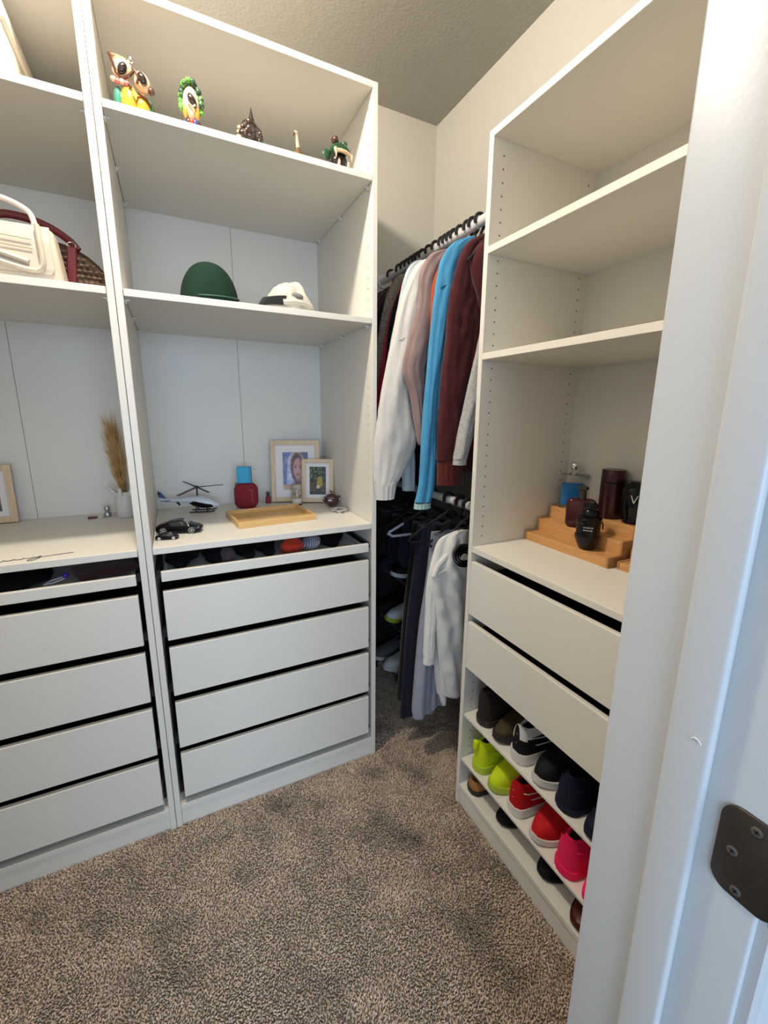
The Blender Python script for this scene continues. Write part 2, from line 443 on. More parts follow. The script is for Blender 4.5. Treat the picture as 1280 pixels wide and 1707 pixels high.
def sleeve_mesh(path, y, ry, seed, n=44, steps=56, wr=.17):
    m = M(); rings = []
    for (x, z, rx) in interp(path, steps):
        ring = []
        for i in range(n):
            a = 2*PI*i/n; c, s_ = math.cos(a), math.sin(a)
            rr = min(ry, rx*1.1)
            p = Vector((x+rx*c, y+rr*s_, z))
            d = noise.noise(Vector((c*1.6+seed, s_*1.6, z*3.5+seed)))*wr*1.3+noise.noise(Vector((c*3.2+seed, s_*3.2, z*9)))*wr*.9+noise.noise(Vector((c*3+seed*2, s_*5, z*30)))*wr*.45
            ring.append(Vector((x+rx*c*(1+d*.35), y+rr*s_*(1+d*1.5), z+d*.01)))
        rings.append(ring)
    m.loft(rings); return m
LS = [(1.00, 1.915, .022), (.955, 1.86, .04), (.915, 1.76, .05), (.89, 1.62, .048), (.875, 1.45, .042), (.875, 1.30, .036)]
def garment(name, label, cat, y, mt, sleeve=LS, hem=1.30, hw=.185, ry=.018, cuff=None, cuffm=None, seed=1, th=.019, folds=5, hood=False, bw=1., sry=None, bx=0):
    t = thing(name, label, cat, (0, y, 0), group='clothes hanging on the upper rod')
    rings = []
    prof = [(1.935, .040, .014), (1.915, .075, .015), (1.88, .105, .017), (1.82, .145, .019), (1.74, .170, .020), (1.60, .175, th), (1.45, hw, th), (hem+.05, hw, th), (hem, hw*.98, th)]
    for (z, a, b) in interp(prof, 44):
        ring = ellring(RX+bx, 0, z, a*bw, b, 48, folds, seed, .08+.14*min(1, (1.95-z)))
        rings.append(ring)
    obj('body', M().loft(rings), mt, t, smooth=True, angle=80)
    sl = obj('sleeve', sleeve_mesh(sleeve, 0, sry or ry, seed), mt, t, smooth=True, angle=80)
    mir = [(2*RX-x, z, r) for x, z, r in LS]
    obj('sleeve', sleeve_mesh(mir, 0, ry, seed+5, steps=20, n=16), mt, t, smooth=True, angle=80)
    if cuff:
        (x0, z0, r0), (x1, z1, r1) = cuff
        rr = []
        for k in range(9):
            f = k/8; zz = z0+(z1-z0)*f
            rx = r0+(r1-r0)*f
            rr.append([Vector((x0+(x1-x0)*f+rx*math.cos(a), (min(sry or ry, rx*1.1)*.98)*math.sin(a)*(1+.06*math.sin(14*a)), zz)) for a in [2*PI*i/56 for i in range(56)]])
        obj('cuff', M().loft(rr), cuffm or mt, t, smooth=True, angle=80)
    if seed == 11:
        obj('shoulder_seam', M().tube([(.932+.046*math.cos(a), .0215*math.sin(a), 1.800+.030*math.cos(a)) for a in [2*PI*i/40 for i in range(40)]], .0013, 5, close=True), FB['navy'], t, smooth=True)
    if seed == 19:
        obj('shoulder_seam', M().tube([(.836+.047*math.cos(a), .0275*math.sin(a), 1.645+.022*math.cos(a)) for a in [2*PI*i/40 for i in range(40)]], .0012, 5, close=True), mt, t, smooth=True)
    if hood:
        m = M()
        rg = []
        for (x, z, rx, r2) in interp([(1.05, 1.925, .02, .010), (1.04, 1.905, .050, .025), (1.025, 1.86, .070, .036), (1.02, 1.80, .068, .036), (1.03, 1.73, .050, .030), (1.045, 1.66, .026, .018), (1.05, 1.62, .008, .006)], 26):
            rg.append([Vector((x+rx*math.cos(a)*(1+.08*math.sin(3*a+z*30)), -.028+r2*math.sin(a)*(1+.15*math.sin(5*a+z*22)), z)) for a in [2*PI*i/40 for i in range(40)]])
        obj('hood', m.loft(rg), mt, t, smooth=True, angle=80)
    return t
FB = dict(
 grey=fabric('grey_marl', (.36, .355, .35), var=.18, vscale=160), maroon=fabric('maroon_fleece', (.055, .009, .011)), blue=fabric('sky_blue_jersey', (.06, .27, .49), var=.05),
 orange=fabric('rust_orange', (.42, .07, .02)), mauve=fabric('dusty_mauve', (.26, .185, .175)), white=fabric('white_sweat', (.60, .58, .555), var=.03),
 pale=fabric('pale_blue_cotton', (.47, .55, .59)), black=fabric('black_cotton', (.006, .006, .007), var=.1), red=fabric('crimson_cotton', (.42, .015, .035)),
 tweed=mat('brown_tweed', (.09, .07, .055), .95, col2=(.30, .25, .20), vscale=240, bump=.5, bscale=300), burg=fabric('dark_burgundy', (.035, .010, .014)),
 navy=fabric('navy_cotton', (.006, .008, .018)), stripe=fabric('blue_grey_cotton', (.26, .29, .37)), olive=fabric('moss', (.12, .10, .05)))
G = [
 ('sweatshirt', 'grey marl sweatshirt hanging nearest the right wardrobe, its sleeve beside the maroon hoodie', 'sweatshirt', -.272, 'grey', dict(sleeve=[(1.06, 1.915, .02), (1.05, 1.86, .03), (1.03, 1.76, .032), (1.000, 1.62, .032), (.966, 1.48, .034), (.940, 1.37, .031), (.912, 1.25, .023)], ry=.020, cuff=((.912, 1.25, .022), (.911, 1.232, .023)), bw=.55, bx=.06, seed=3, th=.018)),
 ('hoodie', 'dark maroon hoodie with its hood hanging forward, beside the sky blue shirt', 'hoodie', -.208, 'maroon', dict(sleeve=[(1.03, 1.93, .03), (.995, 1.89, .055), (.972, 1.80, .068), (.955, 1.70, .066), (.943, 1.60, .060), (.925, 1.48, .052), (.918, 1.37, .050), (.918, 1.24, .050)], ry=.026, cuff=((.919, 1.238, .048), (.921, 1.158, .048)), cuffm=fabric('maroon_rib', (.085, .014, .012)), hood=True, bw=.7, seed=7, hem=1.2, th=.022)),
 ('long_sleeve_shirt', 'sky blue long sleeve shirt, its thin sleeve reaching lowest of the upper clothes', 'shirt', -.135, 'blue', dict(sleeve=[(1.02, 1.945, .02), (.985, 1.915, .045), (.955, 1.865, .052), (.930, 1.79, .044), (.905, 1.64, .034), (.882, 1.37, .029), (.876, 1.17, .031), (.862, 1.09, .032)], ry=.021, cuff=((.861, 1.085, .031), (.860, 1.066, .032)), cuffm=fabric('pale_green_trim', (.32, .50, .48)), bw=1.0, seed=11, hem=1.22, th=.020)),
 ('shirt', 'rust orange shirt, a thin sliver between the blue shirt and the mauve jacket', 'shirt', -.100, 'orange', dict(sleeve=[(1.0, 1.915, .02), (.96, 1.875, .028), (.928, 1.81, .028), (.918, 1.72, .026), (.916, 1.62, .02)], ry=.011, bw=.7, seed=13, th=.010)),
 ('jacket', 'dusty mauve jacket with a crumpled elbow, beside the white sweatshirt', 'jacket', -.072, 'mauve', dict(sleeve=[(.995, 1.925, .025), (.94, 1.895, .04), (.905, 1.83, .040), (.898, 1.74, .038), (.872, 1.62, .046), (.848, 1.53, .042), (.868, 1.45, .03), (.882, 1.36, .024), (.890, 1.28, .012)], ry=.020, bw=.85, seed=17, th=.018)),
 ('sweatshirt', 'white sweatshirt with a big puffed sleeve and ribbed cuff hanging over the wardrobe edge', 'sweatshirt', -.030, 'white', dict(sleeve=[(1.0, 1.915, .02), (.935, 1.900, .018), (.895, 1.865, .028), (.862, 1.77, .040), (.836, 1.645, .046), (.806, 1.49, .050), (.808, 1.36, .074), (.806, 1.29, .085), (.788, 1.21, .068), (.772, 1.155, .048), (.768, 1.14, .036)], ry=.019, sry=.027, cuff=((.768, 1.146, .044), (.766, 1.088, .036)), hw=.17, seed=19)),
 ('long_sleeve_shirt', 'pale blue striped shirt peeking out behind the white sweatshirt', 'shirt', .030, 'pale', dict(sleeve=[(1.0, 1.915, .02), (.93, 1.90, .035), (.90, 1.84, .042), (.872, 1.70, .045), (.852, 1.60, .045), (.86, 1.4, .04), (.89, 1.24, .028), (.897, 1.10, .025)], ry=.018, seed=23, th=.018)),
 ('shirt', 'black shirt hanging second behind the white sweatshirt', 'shirt', .080, 'black', dict(seed=29)),
 ('shirt', 'black shirt hanging just in front of the crimson shirt', 'shirt', .125, 'black', dict(seed=31)),
 ('shirt', 'crimson red shirt between black shirts and the brown tweed cardigan', 'shirt', .172, 'red', dict(seed=37, ry=.018, sleeve=[(1.0, 1.915, .025), (.965, 1.875, .035), (.925, 1.77, .042), (.90, 1.66, .042), (.875, 1.5, .040), (.855, 1.35, .036)])),
 ('cardigan', 'brown flecked tweed cardigan beside the crimson shirt', 'cardigan', .220, 'tweed', dict(seed=41, sleeve=[(1.0, 1.925, .03), (.965, 1.90, .04), (.925, 1.80, .045), (.895, 1.66, .045), (.87, 1.5, .042), (.85, 1.3, .036)])),
 ('shirt', 'black shirt hanging behind the brown tweed cardigan', 'shirt', .275, 'black', dict(seed=43)),
 ('jacket', 'dark burgundy jacket near the far end of the upper rod', 'jacket', .340, 'burg', dict(seed=47, ry=.03, th=.03)),
 ('coat', 'black coat hanging second from the far end of the upper rod', 'coat', .415, 'black', dict(seed=53, ry=.030, th=.028, hem=.92)),
 ('coat', 'dark burgundy brown coat at the far end of the upper rod', 'coat', .500, 'burg', dict(seed=59, ry=.032, th=.030, hem=.92)),
]
for nm, lb, ct, y, mk, kw in G:
    garment(nm, lb, ct, y, FB[mk], **kw)
    hanger(y, RZ1, half=.07 if y < -.25 else .135, slope=.08 if y < -.25 else .15, what='slim black hanger on the upper rod, inside the '+' '.join(lb.split(' ')[:5 if y < .07 else 7]).rstrip(','))
# a few empty hangers whose hooks crowd the rod
for y, lb in ((-.238, 'between the grey sweatshirt and the maroon hoodie'), (.005, 'between the white and pale blue tops'), (.055, 'behind the pale blue shirt'), (.25, 'behind the brown tweed cardigan'), (.305, 'in front of the burgundy jacket'), (.375, 'between burgundy jacket and black coat')):
    hanger(y, RZ1, 'empty slim black hanger '+lb, half=.12, slope=.11)

# lower rod
lav = mat('pale_plastic', (.42, .42, .50), .35)
hanger(.10, RZ2, 'empty black hanger with pale grip ends on the lower rod', half=.195, slope=.085, bar=True, tip=lav, group='hangers on the lower rod', r=.0055)
hanger(-.02, RZ2, 'black hanger with trouser bar just in front of the pale gripped hanger', half=.17, slope=.085, bar=True, group='hangers on the lower rod', r=.0055)
hanger(.18, RZ2, 'black hanger on the lower rod behind the pale gripped hanger', half=.17, slope=.09, bar=True, group='hangers on the lower rod', r=.005)
hanger(-.145, RZ2, 'black hanger inside the white shirt on the lower rod', half=.13, slope=.11, group='hangers on the lower rod', r=.005)
hanger(-.10, RZ2, 'black hanger carrying the blue grey trousers', half=.13, slope=.085, bar=True, group='hangers on the lower rod', r=.005)
def trousers(label, y, mt, x0, z0, z1, spread, seed, ry=.022, rx=.045, lean=0):
    t = thing('trousers', label, 'trousers', (0, y, 0), group='trousers on the lower rod')
    for k in (0, 1):
        path = [(x0+k*.07, z0, rx*.9), (x0+k*(.07+spread*.3)+lean*.3, z0-.2, rx), (x0+k*(.075+spread*.6)+lean*.7, (z0+z1)/2, rx*1.05), (x0+k*(.08+spread)+lean, z1+.08, rx*1.15), (x0+k*(.08+spread)+lean, z1+k*.02, rx*1.2)]
        m = M(); rings = []
        for (x, z, r) in interp(path, 26):
            ring = []
            for i in range(32):
                a = 2*PI*i/32; c, s_ = math.cos(a), math.sin(a)
                d = .22*math.sin(3*a+seed+k)+.14*math.sin(7*a-seed*2+z*4)
                ring.append(Vector((x+r*c*(1+.2*d), ry*s_*(1+d), z+.006*math.sin(3*a))))
            rings.append(ring)
        obj('trouser_leg', m.loft(rings), mt, t, smooth=True, angle=80)
    return t
trousers('blue grey cotton trousers whose flared legs hang lowest, under the white shirt', -.10, FB['stripe'], .965, .955, .205, -.02, 2, ry=.030, rx=.040, lean=-.055)
trousers('navy trousers hanging just behind the blue grey trousers', -.01, FB['navy'], .975, .965, .14, .02, 5, lean=-.05, rx=.055, ry=.026)
trousers('black trousers hanging third along the lower rod', .045, FB['black'], .98, .965, .18, .02, 6, lean=-.04, rx=.055)
trousers('black trousers hanging just in front of the folded black pairs on the lower rod', .24, FB['black'], .99, .955, .77, .02, 9, rx=.06)
for y_, w_ in ((.31, 'fourth'), (.38, 'third'), (.46, 'second')): trousers('added black folded trousers, '+w_+' from the back wall end of the lower rod', y_, FB['black'], .975, .955, .77, .03, int(y_*100), rx=.062, ry=.026)  # three black pairs added to darken the far end of the rod
trousers('navy trousers hanging behind the black pair on the lower rod', .14, FB['navy'], .985, .955, .77, 0.02, 8, rx=.058)
# white shirt on the lower rod
t = thing('dress_shirt', 'white button shirt hanging from the lower rod under the coiled black belt', 'shirt', (0, -.165, 0))
SH = fabric('white_shirt', (.70, .70, .68), var=.02, bump=.15)
rings = []
for (x, z, rx, ry) in interp([(1.01, .975, .03, .012), (.985, .955, .06, .020), (.972, .90, .072, .030), (.968, .82, .085, .036), (.972, .72, .076, .034), (.978, .60, .068, .034), (.985, .47, .066, .034), (.995, .38, .064, .034), (1.0, .315, .058, .032)], 46):
    rings.append([Vector((x+rx*math.cos(a)*(1+.10*math.sin(4*a+z*9)), ry*math.sin(a)*(1+.22*math.sin(6*a+z*14)+.35*noise.noise(Vector((a*2, z*22, 3)))), z+.010*math.sin(2*a+1)*(1 if z < .4 else 0))) for a in [2*PI*i/48 for i in range(48)]])
obj('body', M().loft(rings), SH, t, smooth=True, angle=80)
obj('sleeve', sleeve_mesh([(.95, .93, .03), (.925, .86, .038), (.905, .78, .032), (.898, .68, .024), (.893, .58, .022), (.892, .50, .020)], .004, .020, 4), SH, t, smooth=True, angle=80)
obj('cuff', M().lathe([(.023, .500), (.024, .470)], (.893, .004, 0), 20, sy=.8), SH, t, smooth=True)
obj('hem_flap', sleeve_mesh([(.955, .52, .02), (.95, .42, .024), (.955, .34, .02), (.965, .27, .008)], -.002, .012, 9), SH, t, smooth=True, angle=80)
obj('collar', M().tube([(.94, -.02, .90), (.90, -.022, .865), (.885, -.02, .83), (.905, -.02, .835), (.95, -.024, .86)], .010, 8), SH, t, smooth=True)
# coiled belt
t = thing('belt', 'coiled black leather belt hanging in front of the white shirt', 'belt', (.975, -.235, .905), R(-25))
m = M(); pts = []
for i in range(90):
    a = i*.26; r = .043-.0088*a/(2*PI)
    pts.append((r*math.cos(a), 0, r*math.sin(a)*1.0))
m.tube(pts, .016, 8, ry=.0027); obj('strap', m, BLACKG, t, smooth=True)
obj('strap_end', M().tube([(.048, 0, .01), (.055, .01, .06), (.070, .025, .12), (.075, .034, .158)], .0022, 6), BLACKM, t, smooth=True)
obj('buckle', M().box((-.012, -.018, -.010), (.014, -.013, .008), .002), CHROME, t)

# ------------------------------------------------------------ shoes
def shoe(label, x, y, z, upper, solem, lining, heel_out=True, L=.27, Wd=.095, H=.085, sole=.022, lace=None, collar_h=1.0, yaw=0, tab=None, tongue=None, group=None, low=False, name='sneaker', cat='shoe', band=None, facing=-1):
    """heel_out: heel toward -x (towards the viewer). local s axis: 0 heel .. 1 toe"""
    t = thing(name, label, cat, (x, y, z), (PI if not heel_out else 0)+yaw, group)
    # local frame: heel at x=0, toe at +L, (rotated by pi when toe faces out; then x is toe position)
    off = 0 if heel_out else -L
    def wid(s):
        return Wd/2*(.62+.20*math.sin(PI*min(1, s*1.3))+.34*math.exp(-((s-.68)/.22)**2))*(1 if s < .8 else math.sqrt(max(.02, 1-((s-.8)/.215)**2)))*(1 if s > .08 else math.sqrt(max(.06, 1-((.08-s)/.085)**2)))
    def top(s):
        hh = H*collar_h
        if s < .12: return hh*(.86+.14*(1-s/.12))
        if s < .40: return hh*(.86+.05*(s-.12)/.28)
        if s < .75: return hh*.91+(H*.52-hh*.91)*((s-.40)/.35)**.9
        return H*.52*(math.sqrt(max(.01, 1-((s-.75)/.27)**2)))
    N, K = 34, 33
    so = M(); rr = []
    for i in range(N):
        s = i/(N-1); wv = wid(s)*1.06+.002; xx = off+s*L*1.02-.01*L*(1 if s < .1 else 0)
        lift = .010*max(0, (s-.82)/.18)**2
        rr.append([Vector((xx, -wv, lift+.002)), Vector((xx, -wv*1.02, sole*.5+lift)), Vector((xx, -wv*.98, sole+lift)), Vector((xx, wv*.98, sole+lift)), Vector((xx, wv*1.02, sole*.5+lift)), Vector((xx, wv, lift+.002)), Vector((xx, 0, lift))])
    obj('sole', so.loft(rr), solem, t, smooth=True, angle=50)
    bm_ = M(); rows = []; mis = []
    for i in range(N):
        s = .004+.992*i/(N-1); wv = wid(s); h = max(.006, top(s)); xx = off+s*L
        row = []; mi = []
        openw = 0
        if not low and .05 < s < .50: openw = .66*math.sin(PI*(s-.05)/.45)**.45
        if low and .05 < s < .72: openw = .80*math.sin(PI*(s-.05)/.67)**.35
        for j in range(K):
            a = PI*j/(K-1); c = math.cos(a); sn = math.sin(a)
            yy = -wv*(abs(c)**.75)*(1 if c > 0 else -1)*(1-.16*(sn**3)*(1 if s < .6 else .3)); zz = sole*.85+(h-sole*.85*0)*(sn**.62)*.92
            inside = openw and abs(c) < openw*.86
            if inside: 
                zz = sole+.008 if abs(c) < openw*.80 else zz*.75
                yy *= .92
            row.append(Vector((xx, yy, zz))); mi.append(1 if inside else 0)
        rows.append(row); mis.append(mi)
    rv = [[bm_.bm.verts.new(p) for p in r] for r in rows]
    for i in range(N-1):
        for j in range(K-1):
            f = bm_.bm.faces.new((rv[i][j], rv[i][j+1], rv[i+1][j+1], rv[i+1][j]))
            inn = mis[i][j]+mis[i][j+1]+mis[i+1][j]+mis[i+1][j+1]
            f.material_index = 1 if inn >= 1 else (2 if (band and i/N < .52 and rows[i][j].z > sole+H*(.42+.25*i/N)) else 0)
    for r in (rv[0], rv[-1]):
        try: bm_.bm.faces.new(r)
        except ValueError: pass
    u = obj('upper', bm_, [upper, lining, band or upper], t, smooth=True, angle=60)
    # padded collar
    if not low:
        cp = []
        for i in range(28):
            a = 2*PI*i/28; s = .275-.215*math.cos(a); wv = wid(s)*.62*abs(math.sin(a))**.8*(1 if math.sin(a) > 0 else -1)
            cp.append((off+s*L, wv, sole*.5+top(s)*.965))
        obj('collar', M().tube(cp, .0045, 8, close=True), band or upper, t, smooth=True)
    if heel_out and not low:
        sp_ = M()
        for hz, s1 in ((.34, .75), (.62, .42)):
            pts = []
            for q in range(25):
                f = -1+q/12; s = .012+abs(f)**1.3*s1; wv = wid(s)*(1-.05*hz)+.0012
                pts.append((off+s*L-(.002 if abs(f) < .3 else 0), wv*math.copysign(min(1, abs(f)*3.2), f), sole*.85+H*hz*(1-.25*abs(f))))
            sp_.tube(pts, .0016, 5)
        obj('overlay_seam', sp_, band or solem if name == 'sneaker' else upper, t, smooth=True)
    if lace:
        lc = M()
        for k in range(4):
            s = .47+.065*k; wv = wid(s)*.42; zt = sole*.4+top(s)*.96+.004
            lc.tube([(off+s*L, -wv, zt-.006), (off+s*L+.004, 0, zt+.002), (off+(s+.02)*L, wv, zt-.006)], .0024, 6)
        obj('laces', lc, lace, t, smooth=True)
    if tongue:
        obj('tongue', M().loft([[Vector((off+L*s, yy*wd, h_+(.004 if abs(yy) < .5 else 0))) for yy in (-1, -.5, 0, .5, 1)]+[Vector((off+L*s+.006, yy*wd, h_-.003)) for yy in (1, .5, 0, -.5, -1)] for s, wd, h_ in ((.60, .016, H*.72), (.50, .020, H*.98), (.43, .024, H*1.2), (.40, .022, H*1.3))]), tongue, t, smooth=True)
    if tab:
        obj('heel_tab', M().box((off-.010, -.010, top(0)*.80), (off+.004, .010, top(0)*1.14), .003), tab, t, smooth=True)
    return t
def sm(name, c, r=.7, b=.3): return mat(name, c, r, bump=b, bscale=400, spec=.25)
SM = dict(neon=sm('neon_yellow_mesh', (.56, .70, .012)), neon2=sm('neon_sole', (.42, .55, .05)), red=sm('red_knit', (.48, .008, .012)), redd=sm('dark_red_lining', (.09, .004, .006)), pink=sm('coral_pink_knit', (.82, .018, .11)), hot=sm('hot_pink', (.95, .02, .20)), pinkd=sm('pink_lining', (.22, .004, .03)),
 blk=sm('black_mesh', (.006, .006, .007)), blk2=sm('black_lining', (.004, .004, .004)), wht=sm('white_rubber', (.66, .65, .64), .5, .05), whl=sm('white_leather', (.70, .70, .70), .4, .05), navy=sm('navy_canvas', (.008, .009, .025)), navl=sm('navy_lining', (.012, .013, .03)),
 olive=sm('olive_suede', (.050, .036, .016)), brown=sm('brown_boot', (.022, .017, .014)), gum=sm('dark_rubber', (.03, .026, .024), .5, .05), tan=sm('tan_cork', (.36, .17, .06), .6, .1), bleather=sm('brown_leather', (.075, .018, .010), .35, .05), greyl=sm('grey_lining', (.12, .12, .12)))
gp = 'shoes on the shoe shelves of the right wardrobe'
zt, zm, zb = .373, .191, .081
shoe('dark brown boot, leftmost on the top shoe shelf, with its heel outward', .940, -.412, zt, SM['brown'], SM['gum'], SM['blk2'], H=.125, collar_h=1.0, L=.28, Wd=.088, group=gp, name='boot')
shoe('olive suede shoe with rounded toe outward beside the dark brown boot', .938, -.497, zt, SM['olive'], SM['gum'], SM['blk2'], heel_out=False, H=.085, L=.28, Wd=.088, group=gp, lace=SM['brown'])
shoe('black running shoe with white padded heel, third on the top shoe shelf', .936, -.583, zt, SM['blk'], SM['wht'], SM['greyl'], H=.105, sole=.034, L=.28, Wd=.088, band=SM['whl'], lace=SM['whl'], group=gp)
shoe('black sneaker with white sole, toe outward on the top shoe shelf', .932, -.674, zt, SM['blk'], SM['wht'], SM['blk2'], heel_out=False, H=.100, sole=.022, L=.28, Wd=.094, group=gp, lace=SM['blk'])
shoe('navy canvas shoe with heel outward beside the black white-soled sneaker', .932, -.762, zt, SM['navy'], SM['navl'], SM['navl'], H=.10, sole=.018, L=.28, Wd=.092, group=gp)
shoe('navy canvas shoe with toe outward at the right end of the top shoe shelf', .930, -.850, zt, SM['navy'], SM['navl'], SM['navl'], heel_out=False, H=.09, sole=.018, L=.28, Wd=.086, group=gp)
shoe('neon yellow running shoe with heel tab, leftmost on the middle shoe shelf', .934, -.412, zm, SM['neon'], SM['neon2'], SM['greyl'], H=.105, sole=.026, L=.27, Wd=.086, tab=SM['neon'], group=gp)
shoe('neon yellow running shoe with toe outward, second on the middle shelf', .930, -.500, zm, SM['neon'], SM['neon2'], SM['greyl'], heel_out=False, H=.10, sole=.022, L=.27, Wd=.088, lace=SM['neon2'], group=gp)
shoe('red sneaker with thick white sole and heel outward on the middle shelf', .934, -.590, zm, SM['red'], SM['wht'], SM['redd'], H=.098, sole=.030, L=.27, Wd=.086, group=gp)
shoe('red sneaker with toe outward, right of the white-soled red one', .930, -.686, zm, SM['red'], SM['wht'], SM['redd'], heel_out=False, H=.105, sole=.018, L=.27, Wd=.092, group=gp, lace=SM['redd'])
shoe('coral pink running shoe with heel outward on the middle shelf', .930, -.783, zm, SM['pink'], SM['pink'], SM['pinkd'], H=.105, sole=.024, L=.27, Wd=.090, group=gp, lace=SM['hot'])
shoe('hot pink running shoe at the right end of the middle shelf', .928, -.869, zm, SM['hot'], SM['hot'], SM['pinkd'], heel_out=False, H=.10, sole=.022, L=.27, Wd=.084, group=gp)
shoe('tan footbed sandal, leftmost on the bottom shelf', .935, -.392, zb, SM['tan'], SM['gum'], SM['tan'], H=.036, sole=.018, low=True, L=.25, Wd=.082, group=gp, name='sandal', cat='sandal')
shoe('black flat shoe on the bottom shelf below the neon toe', .948, -.530, zb, SM['blk'], SM['blk'], SM['blk2'], heel_out=False, H=.045, sole=.012, low=False, L=.25, Wd=.086, group=gp, name='flat_shoe')
shoe('black flat shoe on the bottom shelf below the coral pink shoe', .946, -.712, zb, SM['blk'], SM['blk'], SM['blk2'], heel_out=False, H=.045, sole=.012, L=.25, Wd=.086, group=gp, name='flat_shoe')
shoe('brown leather slipper at the right end of the bottom shelf', .930, -.845, zb, SM['bleather'], SM['bleather'], SM['bleather'], heel_out=False, H=.045, sole=.014, L=.25, Wd=.092, group=gp, name='slipper', cat='slipper')

# dark rack with shoes under the clothes
t = thing('shoe_rack', 'low dark metal shoe rack in the shadow below the hanging trousers', 'shoe rack', (1.14, .36, FZ))
for x in (-.13, .13):
    for y in (-.20, .20): obj('post', M().lathe([(.008, 0), (.008, .66)], (x, y, 0), 10), RAIL, t, smooth=True)
for z in (.09, .36, .62):
    m = M()
    for x in (-.13, -.06, .0, .06, .13): m.lathe([(.006, -.20), (.006, .20)], (x, 0, z), 8, axis='y')
    for y in (-.2, .2): m.lathe([(.006, -.13), (.006, .13)], (0, y, z), 8, axis='x')
    obj('tier', m, mat('rack_grey', (.10, .10, .11), .4, metal=.5), t, smooth=True)
obj('shade_panel', box1((.142, -.21, .02), (.148, .21, .70)), BLACKM, t)  # dark sheet added to black out the lit wall behind the tiers
obj('side_panel', box1((-.13, .212, .02), (.142, .218, .70)), BLACKM, t)  # second added sheet, darkening the far end of the rack
gr = 'shoes on the dark rack'
k = dict(L=.26, Wd=.09, H=.09, group=gr)
shoe('dark grey shoe with white sole on the lowest tier of the dark rack', .965, .50, .09, SM['greyl'], SM['wht'], SM['blk2'], heel_out=False, **k)
shoe('off-white sneaker on the lowest tier of the dark rack', .975, .385, .09, SM['whl'], SM['wht'], SM['greyl'], heel_out=False, **k)
shoe('black shoe on the lowest tier of the dark rack, nearest end', .985, .26, .09, SM['blk'], SM['gum'], SM['blk2'], heel_out=False, **k)
shoe('black shoe on the middle tier of the dark rack, farthest', .975, .50, .36, SM['blk'], SM['blk'], SM['blk2'], heel_out=False, **k)
shoe('off-white and yellow sneaker on the middle tier of the dark rack', .985, .385, .36, SM['whl'], SM['neon2'], SM['greyl'], heel_out=False, **k)
shoe('navy shoe on the middle tier of the dark rack, nearest', .985, .26, .36, SM['navy'], SM['gum'], SM['blk2'], heel_out=False, **k)
shoe('navy slip-on on the top tier of the dark rack', .985, .47, .62, SM['navy'], SM['navy'], SM['blk2'], heel_out=False, **k)
shoe('black sneaker with white sole on the top tier of the dark rack', .985, .33, .62, SM['blk'], SM['wht'], SM['blk2'], heel_out=False, **k)

# ------------------------------------------------------------ printed pictures
def picture(name, w_, h_, fn, parent, y, z0, nx=36, ny=48, rough=.35):
    """flat print: fn(u, v) -> rgb, u right, v up; faces -y"""
    m = M(); me = None
    vs_ = [[m.bm.verts.new((-w_/2+w_*i/nx, y, z0+h_*j/ny)) for i in range(nx+1)] for j in range(ny+1)]
    lay = m.bm.loops.layers.color.new('print')
    for j in range(ny):
        for i in range(nx):
            f = m.bm.faces.new((vs_[j][i], vs_[j][i+1], vs_[j+1][i+1], vs_[j+1][i]))
            for l, (a, b) in zip(f.loops, ((i, j), (i+1, j), (i+1, j+1), (i, j+1))):
                l[lay] = (*fn(a/nx, b/ny), 1)
    return obj(name, m, mat(name+'_print', (1, 1, 1), rough, attr='print'), parent)
def mixc(a, b, t): t = max(0, min(1, t)); return tuple(x*(1-t)+y*t for x, y in zip(a, b))
def portrait(u, v):
    x, y = u, 1-v
    n = noise.noise(Vector((x*7, y*7, 1)))
    c = mixc((.25, .33, .55), (.50, .52, .66), .5+n)
    if x > .55: c = mixc(c, (.16, .12, .24), .6)
    e = ((x-.53)/.36)**2+((y-.42)/.44)**2
    if e < 1 or (y > .4 and x < .42 and x > .12+.1*(1-y)): c = mixc((.80, .80, .90), (.55, .58, .74), .5+1.1*noise.noise(Vector((x*9, y*16, 4))))
    if ((x-.56)/.28)**2+((y-.36)/.40)**2 < 1 and y < .5: c = (.62, .45, .30) if ((x-.56)/.23)**2+((y-.38)/.36)**2 > 1 else (.16, .09, .07)
    if ((x-.56)/.24)**2+((y-.44)/.38)**2 < 1 and y > .2: c = (.13, .07, .07)
    f = ((x-.60)/.20)**2+((y-.44)/.29)**2
    if f < 1: c = mixc((.74, .52, .46), (.42, .24, .24), max(0, (x-.62)*2.2)+f*.35)
    for ex in (.50, .70):
        if ((x-ex)/.055)**2+((y-.40)/.022)**2 < 1: c = (.08, .05, .06)
        if ((x-ex)/.075)**2+((y-.355)/.012)**2 < 1: c = (.25, .15, .12)
    if abs(x-.60) < .014 and .40 < y < .53: c = mixc(c, (.85, .62, .55), .5)
    if ((x-.60)/.03)**2+((y-.535)/.012)**2 < 1: c = (.36, .18, .18)
    if ((x-.60)/.075)**2+((y-.60)/.022)**2 < 1: c = (.40, .07, .09)
    if abs(x-.60) < .13 and .71 < y < .86: c = mixc((.38, .20, .20), (.6, .4, .36), (x-.5)*3)
    if y > .86: c = mixc((.62, .46, .32), (.75, .62, .46), .5+noise.noise(Vector((x*12, y*20, 7))))
    return c
